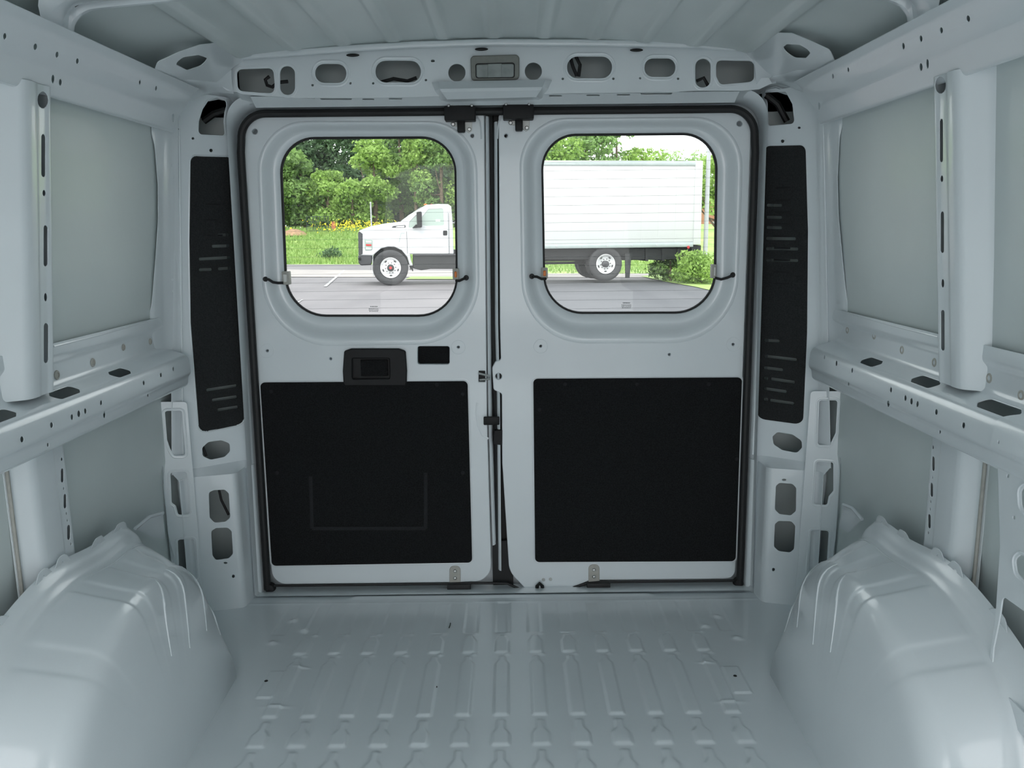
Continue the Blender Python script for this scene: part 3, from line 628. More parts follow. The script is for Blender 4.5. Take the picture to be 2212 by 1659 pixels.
# ================================================================== REAR DOORS
D0 = Plane((0, 0, 0), (1, 0, 0), (0, 0, 1))
def at0(x, y, w=0): return D0.pt(*D0.px(x, y), w)
def door(k):
    lf = k == 1
    root = empty('door_%d' % k, at0(800 if lf else 1370, 1258), label='%s rear cargo door, white with a window and black lower trim%s' % (('left', ' and pull handle') if lf else ('right', ', no handle')), cat='door', kind='structure')
    if lf:
        ol = rnd(pxs(D0, [(520, 252), (1046, 246), (1050, 700), (1052, 900), (1062, 1257), (588, 1263), (550, 720)]), [.06, .01, 0, 0, .06, .05, 0], 8)
        win = [(594, 293), (983, 291), (988, 687), (611, 687)]; wr_ = [.110, .105, .125, .125]
        bd = [(553, 262), (1028, 262), (1037, 742), (572, 748)]; br = [.15, .14, .20, .20]
        tr = [(563, 826), (1010, 823), (1020, 1214), (588, 1221)]
        dots = [(577, 758, 3), (714, 775, 2.8), (990, 750, 2.8), (550, 284, 6), (1020, 293, 4)]
    else:
        ol = rnd(pxs(D0, [(1077, 246), (1624, 240), (1608, 720), (1588, 1250), (1310, 1253), (1275, 1253), (1225, 1277), (1140, 1277), (1100, 1235), (1085, 1000), (1084, 850), (1066, 842), (1063, 795), (1070, 781), (1082, 778), (1080, 700)]), [.01, .06, 0, .03, 0, .05, .03, .05, .08, 0, .01, .012, .012, .01, .01, 0], 8)
        win = [(1169, 286), (1558, 283), (1553, 680), (1176, 681)]; wr_ = [.105, .110, .125, .125]
        bd = [(1122, 256), (1607, 252), (1590, 740), (1129, 741)]; br = [.14, .15, .20, .20]
        tr = [(1152, 818), (1602, 815), (1588, 1211), (1156, 1213)]
        dots = [(1168, 748, 2.8), (1446, 766, 2.8), (1584, 744, 3), (1598, 267, 6), (1093, 293, 4), (1077, 813, 7), (1174, 1252, 3.4), (1189, 1251, 3.4)]
    SG = 12
    w0 = rnd(pxs(D0, win), wr_, SG); b0 = rnd(pxs(D0, bd), br, SG)
    hs = [b0]+[disc(D0, x, y, r, r, 16) for x, y, r in dots if r not in (3.4,)]
    if lf: hs += [hole(D0, [(902, 748), (971, 748), (971, 787), (902, 787)], 0.007), hole(D0, [(1034, 801), (1048, 801), (1048, 825), (1034, 825)], .002)]
    me = sheet(ol, hs, D0, 0.022, 0.002); link('inner_panel', me, M['paint'], root)
    # pressed surround that drops back to the glass
    def lerp(a, b, t, w): return [D0.pt(p[0]+(q[0]-p[0])*t, p[1]+(q[1]-p[1])*t, w) for p, q in zip(a, b)]
    mb = MB(); rows = []
    for t, w in ((-0.04, -0.001), (0.0, 0.0002), (0.05, 0.001), (0.10, 0.0015), (0.17, 0.001), (0.25, -0.002), (0.34, -0.008), (0.45, -0.018), (0.55, -0.026), (0.64, -0.030), (0.70, -0.031), (0.97, -0.034), (1.0, -0.038), (1.0, -0.052)):
        rows.append(lerp(b0, w0, t, w))
    mb.grid(rows, cu=True); mb.build('window_surround', M['paint'], root, 80)
    # rubber gasket + glass
    mb = MB(); mb.tube([D0.pt(a, b, -0.046) for a, b in inset(w0, -0.001)], 0.0058, 8, closed=True); mb.build('window_gasket', M['rubber'], root)
    me = sheet(inset(w0, 0.004), [], D0, 0.004, 0.0)
    for v in me.vertices: v.co.y += 0.050
    gl = link('window_pane', me, M['glass'], root, 0)
    me = MB(); ys = [y for y in range(308, 672, 19)]
    # fine defroster wires across the pane and the small printed stamp
    for y in ys:
        ins = [abs(p[0]) for p in w0]; c0 = at0(win[0][0]+2, y); c1 = at0(win[1][0]-2, y)
        zc = (c0.z+c1.z)/2; xsq = []
        n = len(w0)
        for i in range(n):
            a, b = w0[i], w0[(i+1) % n]
            if (a[1]-zc)*(b[1]-zc) < 0: xsq.append(a[0]+(b[0]-a[0])*(zc-a[1])/(b[1]-a[1]))
        if len(xsq) >= 2: me.tube([(min(xsq), 0.0495, zc), (max(xsq), 0.0495, zc+0.0005)], 0.0003, 4)
    me.build('defroster_wires', M['stamp'], gl, 0)
    cx, cy = (802, 669) if lf else (1358, 661); mb = MB()
    for r, (wd_, dy) in enumerate(((8, -4), (11, 1), (11, 4), (10, 7))):
        x = -wd_
        while x < wd_:
            w_ = random.uniform(1.2, 3.0); a = at0(cx+x, cy+dy-0.8, -.048); b = at0(cx+min(wd_, x+w_), cy+dy+(1.4 if r == 0 else 0.6), -.048)
            mb.add([(a.x, .0492, a.z), (b.x, .0492, a.z), (b.x, .0492, b.z), (a.x, .0492, b.z)], [(0, 1, 2, 3)]); x += w_+0.8
    mb.build('glass_stamp', M['stamp'], gl, 0)
    # outer skin of the door, seen through the holes, leaving the window free
    out = pxs(D0, rect4(490, 215, 1066, 1290)) if lf else pxs(D0, rect4(1067, 215, 1660, 1290)); me = sheet(out, [inset(w0, 0.010)], D0, 0.003, 0.0)
    for v in me.vertices: v.co.y += 0.056
    link('outer_panel', me, M['paint'], root)
    # narrow stepped flange beside the door gap
    mb = MB()
    if lf: fp = [(1049, 250), (1053, 700), (1055, 900), (1064, 1180)]; ws = 8
    else: fp = [(1074, 262), (1076, 700), (1080, 860), (1083, 1235)]; ws = -8
    mb.grid([[at0(x, y, -0.006) for x, y in fp], [at0(x+ws*.5, y, -0.010) for x, y in fp], [at0(x+ws*.9, y, -0.022) for x, y in fp], [at0(x+ws, y, -.04) for x, y in fp]]); mb.build('edge_flange', M['paint'], root, 60)
    # raised weld bead line on the edge flange near the top
    mb = MB(); e = [(1029, 250), (1036, 262), (1039, 280), (1040, 300)] if lf else [(1086, 250), (1078, 262), (1075, 280), (1074, 300)]
    mb.tube([at0(x, y, 0.001) for x, y in e], 0.003, 6); mb.build('flange_bead', M['paint'], root)
    # black lower trim
    t0 = rnd(pxs(D0, tr), 0.014, 6)
    me = sheet(t0, [], D0, 0.008, 0.002)
    for v in me.vertices: v.co.y -= 0.007
    tp = link('lower_trim_panel', me, M['felt'], root)
    tp['label'] = 'black felt trim panel'
    for x, y in (((587, 845), (1000, 850), (944, 830), (1000, 1020), (600, 1020)) if lf else ((1220, 829), (1375, 829), (1530, 829), (1165, 884), (1590, 990))):
        MB().lathe([(0, 0.0022), (0.005, 0.0018), (0.0065, 0)], at0(x, y, 0.007), (0, -1, 0), 12).build('push_pin', M['felt2'], tp)
    mb = MB(); bead(mb, D0, inset(t0, 0.005), 0.003, -0.0005, 0.5); mb.build('trim_recess_edge', M['paint'], root)
    if lf:
        mb = MB(); a = [(672, 1028), (675, 1140), (920, 1140), (920, 1020)]
        P_ = [at0(x, y, 0.0075) for x, y in a]
        for i in range(3): mb.tube([P_[i], P_[i+1]], 0.006, 8, flat=0.25)
        mb.build('pressed_outline', M['felt2'], tp)
        # pull handle: frame, cup, grip
        hf_ = rnd(pxs(D0, [(745, 757), (760, 752), (862, 752), (877, 757), (880, 800), (879, 832), (744, 832), (742, 800)]), 0.008, 4); hh = hole(D0, [(763, 773), (842, 773), (843, 816), (763, 817)], 0.005)
        me = sheet(hf_, [hh], D0, 0.012, 0.003)
        for v in me.vertices: v.co.y -= 0.014
        hdl = link('pull_handle', me, M['plastic'], root); hdl['label'] = 'black recessed pull handle'
        me = sheet(inset(hh, 0.002), [], D0, 0.002, 0); 
        for v in me.vertices: v.co.y -= 0.0025
        link('handle_cup', me, M['plastic'], hdl)
        MB().box(tuple(at0(781, 812, 0.0)-V((0, 0.010, 0))), tuple(at0(838, 776, 0.0)+V((0, -0.002, 0))), bev=0.003).build('release_lever', M['felt'], hdl)
        # black sheet put in for the shade inside the open rectangular access hole
        me = sheet(hole(D0, [(900, 746), (973, 746), (973, 789), (900, 789)], 0.007), [], D0, 0.002, 0)
        for v in me.vertices: v.co.y += 0.0225
        link('access_hole_shade', me, M['felt'], root)
        # latch with chrome striker
        MB().box(tuple(at0(1033, 827, 0)+V((0, .004, 0))), tuple(at0(1049, 800, 0)+V((0, .02, 0)))).build('latch_body', M['plastic'], root, 0)
        lt = MB(); lt.tube([at0(1034, 806, .004), at0(1058, 812, .006), at0(1058, 818, .006), at0(1036, 820, .004)], 0.0035, 8); o = lt.build('latch_striker', M['steel'], root); o['label'] = 'bare steel striker'
        mb = MB(); mb.tube([at0(x, y, 0.0) for x, y in ((1031, 870), (1029, 890), (1033, 920), (1042, 940), (1055, 948))], 0.004, 6, flat=0.5); mb.build('pressed_bead', M['paint'], root)
        for x, y in ((577, 758), (990, 750)):
            mb = MB(); bead(mb, D0, disc(D0, x, y, 15, 15, 24), 0.002, -0.0008, 0.6); mb.build('hole_dish', M['paint'], root)
        MB().box(tuple(at0(1045, 916, .006)-V((0, .012, 0))), tuple(at0(1079, 898, .006)), bev=.003).build('side_catch', M['plastic'], root)
    else:
        me = sheet(rnd(pxs(D0, [(1068, 930), (1086, 928), (1085, 962), (1066, 960), (1066, 944)]), 0.003, 3), [], D0, 0.02, 0.002); link('side_catch', me, M['plastic'], root)
        for x, y in ((1168, 748), (1584, 744)):
            mb = MB(); bead(mb, D0, disc(D0, x, y, 15, 15, 24), 0.002, -0.0008, 0.6); mb.build('hole_dish', M['paint'], root)
        MB().lathe([(0, 0), (.012, 0)], at0(1077, 813, -.015), (0, -1, 0), 16).build('hole_shade_disc', M['rubber'], root)  # black disc added behind the latch hole as its painted shade
        for x, y in ((1174, 1252), (1189, 1251)): MB().lathe([(0, .006), (.0035, .006), (.004, .002), (.006, .002), (.006, 0)], at0(x, y), (0, -1, 0), 12).build('bolt', M['steel'], root)
        MB().tube([at0(1159, 1280, .012), at0(1160, 1262, .014), at0(1165, 1256, .016), at0(1171, 1262, .014), at0(1173, 1282, .012)], 0.006, 8).build('floor_hook', M['plastic'], root)
        MB().box(tuple(at0(1189, 1281, .0)-V((0, .016, 0))), tuple(at0(1201, 1270, .0))).build('lock_tab', M['steel'], root, 0)
    # upper check unit: black block with steel plate and black roller under it
    x0 = 963 if lf else 1087; y0 = 222 if lf else 219
    cu_ = MB(); a = at0(x0, y0+43, .03); b = at0(x0+65, y0+12, .03); cu_.box((a.x, -0.055, a.z), (b.x, -0.006, b.z), bev=.003); ch = cu_.build('door_check', M['plastic'], root)
    MB().box((at0(x0, 0).x+.002, -0.058, at0(0, y0+14).z-.0), (at0(x0+65, 0).x, -0.050, at0(0, y0-1).z+.004)).build('mounting_plate', M['plastic'], ch, 0)
    MB().box((at0(x0+16, 0).x, -0.060, at0(0, y0+9).z), (at0(x0+46, 0).x, -0.050, at0(0, y0+1).z)).build('check_label_plate', M['beige'], ch, 0)
    for q in (6, 56): MB().lathe([(0, .004), (.003, .003), (.0045, 0)], aY(x0+q, y0+6, -.058), (0, -1, 0), 10).build('screw', M['steel'], ch)
    pl_ = rnd(pxs(D0, [(x0+11, y0+42), (x0+26, y0+42), (x0+26, y0+52), (x0+16, y0+52), (x0+11, y0+47)]), 0.003, 3); me = sheet(pl_, [], D0, 0.006, .001)
    for v in me.vertices: v.co.y -= 0.005
    link('bracket', me, M['white_pl'], ch)
    me = sheet(rnd(pxs(D0, [(x0+40, y0+42), (x0+57, y0+42), (x0+57, y0+61), (x0+50, y0+66), (x0+42, y0+60)]), 0.003, 3), [], D0, 0.006, .001)
    for v in me.vertices: v.co.y -= 0.005
    link('bracket', me, M['white_pl'], ch)
    for q, r in ((16, 47), (51, 58)): MB().lathe([(0, .004), (.004, .004), (.005, .001), (.0065, 0)], at0(x0+q, y0+r, .005), (0, -1, 0), 12).build('bolt', M['steel'], ch)
    a = at0(x0+26, y0+66, 0); b = at0(x0+42, y0+40, 0); MB().box((a.x, -.030, a.z), (b.x, -.004, b.z), bev=.004).build('roller', M['plastic'], ch)
    # lower hold-down bracket on the sill
    bx = (983 if lf else 1283); by = 1222 if lf else 1219
    br_ = MB(); me = sheet(rnd(pxs(D0, [(bx-12, by), (bx+12, by), (bx+12, by+38), (bx-12, by+38)]), [.015, .015, .001, .001], 6), [], D0, 0.004, .001)
    for v in me.vertices: v.co.y -= 0.003
    bk = link('sill_bracket', me, M['seam'], root); bk['label'] = 'galvanised bracket with two screws'
    for q in (11, 26): MB().lathe([(0, .004), (.004, .0035), (.0055, .001), (.0065, 0)], at0(bx, by+q, .003), (0, -1, 0), 14).build('screw', M['steel'], bk)
    a = at0(bx-16, by+54, 0); b = at0(bx+34, by+36, 0); MB().box((a.x, -.020, a.z), (b.x, -.002, b.z), bev=.002).build('sill_buffer', M['rubber'], bk)
    # heater connectors at both lower sides of the window, with their cables
    cons = ([((606, 587, 620, 616), [(608, 612), (598, 612), (588, 610), (580, 604), (573, 603)], 'white_pl'), ((977, 581, 990, 606), [(984, 607), (992, 607), (1000, 603), (1007, 600)], 'amber')] if lf else
            [((1170, 579, 1184, 603), [(1180, 603), (1170, 603), (1160, 598), (1149, 597)], 'amber'), ((1541, 572, 1552, 602), [(1548, 601), (1560, 604), (1572, 600), (1583, 594)], 'white_pl')])
    for (xa, ya, xb, yb), cab, cm in cons:
        a = at0(xa, yb, 0); b = at0(xb, ya, 0); mb = MB(); mb.box((a.x, .020, a.z), (b.x, .046, b.z), bev=.002); cn = mb.build('heater_connector', M['seam'], root)
        a2 = at0(xa+4, yb-6, 0); b2 = at0(xb-4, ya+6, 0); MB().box((a2.x, .012, a2.z), (b2.x, .021, b2.z), bev=.002).build('connector_clip', M[cm], cn)
        pts = []
        for i, (x, y) in enumerate(cab): pts.append(at0(x, y, -0.020+0.024*i/(len(cab)-1)))
        MB().tube(pts, 0.0042, 8).build('connector_cable', M['rubber'], cn)
        MB().lathe([(0.0, .004), (.006, .004), (.0085, 0)], at0(*cab[-1], 0), (0, -1, 0), 12).build('cable_grommet', M['rubber'], cn)
    settle(root)
door(1); door(2)
# black rubber seal round the doorway and the strip between the doors
o1 = [(512, 243), (1640, 231), (1606, 1262), (574, 1270)]
cen = ringpts((518, 246), (1632, 235), (1596, 1262), (579, 1268), [.075, .075, .03, .03], -0.012, 12)
def top_first(c):
    k = min(range(len(c)), key=lambda i: (c[i]-at0(579, 1262)).length+(0 if c[i].x < 0 else 9)); c = c[k:]+c[:k]
    if c[1].x > c[-1].x: pass
    return c
cen = [at0(580, 1270, .010)]+[at0(580-(62*(1262-y)/1016), y, .012) for y in (1200, 900, 600, 330)]+[p for p in cen if p.z > at0(0, 330).z]
cen += [at0(1632-(36*(y-235)/1027), y, .012) for y in (330, 600, 900, 1200)]+[at0(1596, 1262, .010)]
if cen[5].x > cen[-6].x: cen[5:-5] = reversed(cen[5:-5])
mb = MB(); mb.tube(cen, 0.0115, 10); mb.tube([at0(x, y, .004) for x, y in ((580, 1264), (967, 1260), (1017, 1258), (1095, 1259), (1125, 1272), (1150, 1279), (1180, 1281), (1215, 1279), (1240, 1268), (1265, 1259), (1300, 1256), (1594, 1253))], .0045, 8); t1 = mb.build('trim_1', M['rubber'])
tag(t1, 'black rubber seal running round the whole rear doorway', 'door seal', kind='structure')
for x, y in ((585, 1268), (1594, 1256)): MB().lathe([(0.0, .02), (.014, .018), (.018, 0)], at0(x, y, .0), (0, -1, 0), 16).build('seal_corner', M['rubber'], t1)
mb = MB()
mb.tube([at0(x, y, -.030) for x, y in ((1058, 246), (1062, 500), (1064, 700), (1068, 760), (1069, 820), (1073, 900), (1075, 1000), (1075, 1150), (1076, 1262))], 0.010, 8)
t2 = mb.build('trim_2', M['rubber']); tag(t2, 'black vertical rubber strip filling the gap between the two rear doors', 'door seal', kind='structure')
MB().box((at0(1045, 0).x, .020, -0.01), (at0(1095, 0).x, .03, at0(0, 1185).z)).build('gap_backing', M['rubber'], t2, 0)
MB().box((at0(1044, 0).x, .045, -0.01), (at0(1090, 0).x, .05, 1.52)).build('outer_gap_strip', M['rubber'], t2, 0)

# ================================================================== WHEEL ARCHES
def wheel_arch(s):
    lf = s < 0; dx = 0 if lf else 0.012
    X = lambda a: a if lf else -a+dx
    yc = -0.915 if lf else -0.93
    root = empty('wheel_arch', (X(-.8), yc, 0), label='bulging white steel wheel arch cover against the %s side wall' % ('left' if lf else 'right'), cat='wheel arch', group='wheel arch covers')
    # cross-section: (x, radius, share of the boxy rear corner)
    CS = [(-.945, .470, 1), (-.925, .455, 1), (-.915, .438, 1), (-.905, .430, .95), (-.88, .425, .9), (-.84, .415, .75), (-.80, .406, .55), (-.782, .402, .45), (-.768, .394, .38), (-.757, .382, .32), (-.749, .366, .28), (-.744, .348, .24), (-.737, .31, .2), (-.726, .25, .15), (-.712, .17, .08), (-.703, .10, 0), (-.697, 0.0, 0)]
    RB = [0.36, 0.62, 0.84, 1.06, 1.40, 1.78, 2.15]  # angular places of the stiffening creases
    def R(th, r, bx):
        bump = 0.085*math.exp(-((th-0.86)/0.26)**2)+0.03*math.exp(-((th-2.3)/0.3)**2)
        return r+bump*bx+0.01*math.exp(-((th-0.2)/0.3)**2)*bx
    RB = [1.02, 1.15, 1.27, 1.52, 1.64, 2.02, 2.16]  # angular places of the stiffening creases
    def surf(th, q):                          # q: place along the cross-section
        i = min(len(CS)-2, int(q)); f = q-i; x, r, bx = [CS[i][k]*(1-f)+CS[i+1][k]*f for k in range(3)]; r_ = r
        if x > -.80: r_ = r+(0.82*math.exp(-(th/0.85)**2)+0.5*math.exp(-((PI-th)/0.55)**2))*(0.424-r)*min(1, r/.1)
        kk = 0
        if x > -.90:
            for j, c in enumerate(RB): kk += (0.0032 if j % 2 == 0 else -0.0032)*(math.tanh((th-c)/0.012)*0.5+.5)
            kk *= min(1, max(0, (r-.12)/.2))*min(1, (x+.90)/.02)
        rr = R(th, r_, bx)+kk
        return V((X(x), yc+math.cos(th)*rr, max(-0.001, math.sin(th)*rr)))
    rows = []; N = 420; QS = [v/2 for v in range(2*len(CS)-1)]
    for i in range(N+1): rows.append([surf(PI*i/N, q) for q in QS])
    mb = MB(); mb.grid(rows); o = mb.build('arch_shell', M['paint'], root, 60)
    for p in o.data.polygons: p.use_smooth = True
    # scalloped outer flange with square holes
    fp = Plane((X(-.940), yc, 0), (0, 1, 0) if not lf else (0, -1, 0), (0, 0, 1))
    tabs = [0.62, 0.98, 1.18, 1.50, 1.66, 2.0, 2.3]
    ol = []
    for i in range(181):
        th = PI*i/180; w = sum(0.022*math.exp(-((th-q)/0.055)**4) for q in tabs)
        rr = R(th, .462, 1)+w; ol.append((rr, th))
    outl = [((math.cos(t)*r*(1 if not lf else -1)), max(0, math.sin(t)*r)) for r, t in ol]
    inn = [((math.cos(t)*(R(t, .440, 1))*(1 if not lf else -1)), max(0, math.sin(t)*(R(t, .440, 1)))) for r, t in reversed(ol)]
    hs = []
    for q in tabs:
        rr = R(q, .462, 1)+0.004; c = (math.cos(q)*rr*(1 if not lf else -1), math.sin(q)*rr); hs.append([(c[0]+0.006, c[1]), (c[0], c[1]+0.006), (c[0]-0.006, c[1]), (c[0], c[1]-0.006)])
    me = sheet(outl+inn, hs, fp, 0.002, 0.0004); link('outer_flange', me, M['paint'], root)
    # thin bright seam bead along the outer crease
    mb = MB(); mb.tube([V((X(-.893), yc+math.cos(t)*R(t, .4275, .92), math.sin(t)*R(t, .4275, .92))) for t in np.linspace(0.75, 1.45, 24)], 0.0028, 6); mb.build('crease_bead', M['paint'], root)
    # long pressed ridges fanning down the inner face
    for t0, q0, q1, dt in ((0.62, 6.2, 13.2, -.22), (0.86, 5.5, 13.4, -.16), (1.10, 6.5, 13.6, -.05), (1.30, 7.5, 13.2, .12)):
        mb = MB(); n_ = 22; pts = []
        for k in range(n_+1):
            t = k/n_; p = surf(t0+dt*t, q0+(q1-q0)*t); pts.append(p)
        mb.tube(pts, [0.0012+0.0022*math.sin(PI*min(1, t/n_*.97+.02)) for t in range(n_+1)], 6); mb.build('pressed_ridge', M['paint'], root, 60)
    # thin brace rib from the arch top up to the rear corner
    q = [(292, 1142), (352, 1108), (357, 1165), (330, 1160)] if lf else [(1862, 1122), (1822, 1090), (1812, 1140), (1835, 1150)]
    a, b, c, d = [aX(x, y, X(-.95)) for x, y in q]
    mb = MB(); mb.grid([[a, a.lerp(b, .5)+V((0, 0, .01)), b], [d, d.lerp(c, .5), c]]); mb.tube([a, a.lerp(b, .5)+V((0, 0, .01)), b], 0.005, 6)
    mb.build('brace_plate', M['paint'], root, 60)
    settle(root)
wheel_arch(-1); wheel_arch(1)

# ================================================================== SLIDING-DOOR POST AT THE RIGHT EDGE
def step_post():
    root = empty('wall_front_right', (0.9, -1.45, 0), label='white inner panel with oval holes at the right front edge', cat='wall panel', kind='structure')
    p = Plane((0.925, -1.2, 0), (0, -1, 0), (0, 0, 1))
    ol = [(2140, 1500), (2135, 1440), (2150, 1330), (2160, 1180), (2155, 1010), (2170, 960), (2420, 960), (2500, 1900), (2260, 1660)]
    P_ = Plane((0.915, -1.2, 0), (0, -1, 0), (0, 0, 1))
    hs = [hole(P_, [(2204, 1060), (2216, 1050), (2232, 1060), (2234, 1095), (2222, 1112), (2206, 1095)], .012, 5), hole(P_, [(2192, 1208), (2204, 1198), (2232, 1215), (2240, 1250), (2220, 1262), (2196, 1238)], .012, 5),
          hole(P_, [(2166, 1288), (2280, 1370), (2290, 1620), (2172, 1500), (2140, 1470), (2146, 1400), (2160, 1330)], .010, 5), disc(P_, 2190, 1118, 3, 4), disc(P_, 2177, 1028, 3, 4)]
    me = sheet(rnd(pxs(P_, ol), .015, 4), hs, P_, 0.003); link('inner_panel', me, M['paint'], root)
    mb = MB()
    for h_ in hs[:2]: bead(mb, P_, inset(h_, .006), .003, 0, .5)
    mb.build('opening_flange', M['paint'], root)
    # joint plate across the belt rail
    f = Fold('Y', [(-a+SX-0.003, b+0.003) for a, b in BELT[4:]]); me = sheet(rnd([(-3.3, 0.0), (-1.17, 0.0), (-1.135, f.o[1]), (-1.13, f.o[-3]), (-1.16, f.s[-1]), (-3.3, f.s[-1])], 0.006, 3), [disc(f, 2160, 955, 2, 4)], f, 0.003); link('joint_plate', me, M['paint'], root)
    settle(root)
step_post()

# ================================================================== OUTSIDE
def zg(x, y): return -0.625-0.011*x
def patch(name, pts, m, dz, label, cat, kind='structure'):
    mb = MB(); mb.add([(p[0], p[1], zg(*p)+dz) for p in pts], [tuple(range(len(pts)))])
    return tag(mb.build(name, M[m], smooth=0), label, cat, kind=kind)
patch('ground', [(-60, -15), (60, -15), (60, 44), (-60, 44)], 'asphalt', 0, 'worn pale asphalt lot behind the van', 'pavement')
patch('dark_pavement', [(-0.2, .3), (14, .3), (9, 22), (6.3, 28.3), (-0.2, 28.3)], 'asphalt_dark', 0.012, 'darker asphalt in front of the box truck rear wheels', 'pavement')
patch('road', [(-60, 31.5), (-2, 30.2), (30, 29.0), (30, 33), (-2, 35.5), (-60, 43.5)], 'concrete', 0.018, 'pale concrete road running behind the box truck', 'road')
patch('grass_verge', [(-3.9, 28.6), (0, 28.6), (0, 30.2), (-3.9, 30.4)], 'grass', 0.03, 'thin strip of grass under the truck step', 'grass')
a_ = [aZ(x, y, -.68) for x, y in ((1385, 598), (1440, 610), (1500, 620), (1560, 634), (1700, 640), (1700, 592), (1440, 590))]
patch('grass_verge', [(p.x, p.y) for p in a_], 'grass', 0.03, 'grass corner around the leafy bush by the light pole', 'grass')
for l_, q in (('short white line painted on the asphalt left of the truck wheel', [(742, 585), (746, 585), (706, 620), (699, 620)]), ('faint white line at the lower left of the left window', [(652, 648), (655, 648), (636, 660), (632, 660)])):
    pp = [aZ(x, y, -.56) for x, y in q]; patch('lot_marking', [(p.x, p.y) for p in pp], 'line', 0.02, l_, 'pavement marking')
def fz(x, y):
    t = min(1, max(0, (y-(43.2 if x < 0 else 33-0*x))/16.0 if x < 0 else (y-46)/14.0)); return -0.60+2.1*t*t*(3-2*t)+0.05*math.sin(x*.9)*math.sin(y*.7)*t-0.011*x*(1-t)
mb = MB(); rows = []
for i in range(45):
    y = 42.8+i*1.2; rows.append([V((x, y, fz(x, y)+(-.05 if i == 0 else 0.02))) for x in np.linspace(-50, -0.5, 60)])
mb.grid(rows); rows = []
for i in range(60):
    y = 32.4+i*1.2; rows.append([V((x, y, fz(max(x, 0), y)+(-.05 if i == 0 else 0.02))) for x in np.linspace(-0.5, 50, 60)])
mb.grid(rows); tag(mb.build('meadow', M['grass'], smooth=60), 'bright green meadow rising towards the trees', 'grass', kind='structure')
# grass tufts and flowers
def blades(name, n, xr, yr, h, w, m, label, cat):
    rg = np.random.default_rng(7); mb = MB(); vs = []; fs = []
    for i in range(n):
        x = rg.uniform(*xr); y = rg.uniform(*yr); z = fz(x, y); a = rg.uniform(0, PI); hh = h*rg.uniform(.5, 1.3); dx, dy = math.cos(a)*w, math.sin(a)*w; lx, ly = rg.normal(0, h*.3, 2)
        b = len(vs); vs += [(x-dx, y-dy, z), (x+dx, y+dy, z), (x+lx, y+ly, z+hh)]; fs.append((b, b+1, b+2))
    mb.v = vs; mb.f = fs; return tag(mb.build(name, M[m], smooth=0), label, cat, kind='stuff')
blades('meadow_grass', 16000, (-18, -4), (43.2, 58), 0.28, 0.035, 'blade', 'tall green grass covering the meadow left of the truck', 'grass')
blades('roadside_grass', 5000, (1, 14), (32.8, 46), 0.22, 0.03, 'blade', 'short green grass seen beneath the truck box', 'grass')
rg = np.random.default_rng(3); mb = MB()
for i in range(420):
    x = rg.normal(-10.6, 1.6); y = rg.uniform(54, 57); z = fz(x, y)+rg.uniform(.15, .75); r = rg.uniform(.02, .05); a = rg.uniform(0, PI); mb.add([(x-r, y, z-r), (x+r, y+.01, z-r*.5), (x+r*.5, y, z+r), (x-r, y-.01, z+r*.8)], [(0, 1, 2, 3)])
tag(mb.build('wildflowers', M['yellow'], smooth=0), 'band of small yellow wildflowers at the edge of the trees', 'flowers', kind='stuff')
# ---- foliage
def leaves(mb, blobs, n, size, rg):
    vol = np.array([b[3]*b[4]*b[5] for b in blobs])**0.75; pr_ = vol/vol.sum(); idx = rg.choice(len(blobs), n, p=pr_)
    B = np.array([b[:6] for b in blobs])[idx]
    d = rg.normal(size=(n, 3)); d /= np.linalg.norm(d, axis=1)[:, None]; r = rg.uniform(0.45, 1.0, n)**0.5
    bump = 1+0.22*np.sin(d[:, 0]*7+B[:, 0])*np.sin(d[:, 2]*6+B[:, 1])+0.08*rg.normal(size=n)
    P = B[:, :3]+d*B[:, 3:6]*(r*bump)[:, None]
    u = rg.normal(size=(n, 3)); u /= np.linalg.norm(u, axis=1)[:, None]; w = np.cross(u, rg.normal(size=(n, 3))); w /= np.linalg.norm(w, axis=1)[:, None]
    s_ = size*rg.uniform(.5, 1.4, n)[:, None]; u = u*s_; w = w*s_*.55
    vs = np.stack([P-u, P+w, P+u, P-w], 1).reshape(-1, 3).tolist(); b = len(mb.v); mb.v += [tuple(v) for v in vs]
    mb.f += [(b+4*i, b+4*i+1, b+4*i+2, b+4*i+3) for i in range(n)]
tseed = [11]
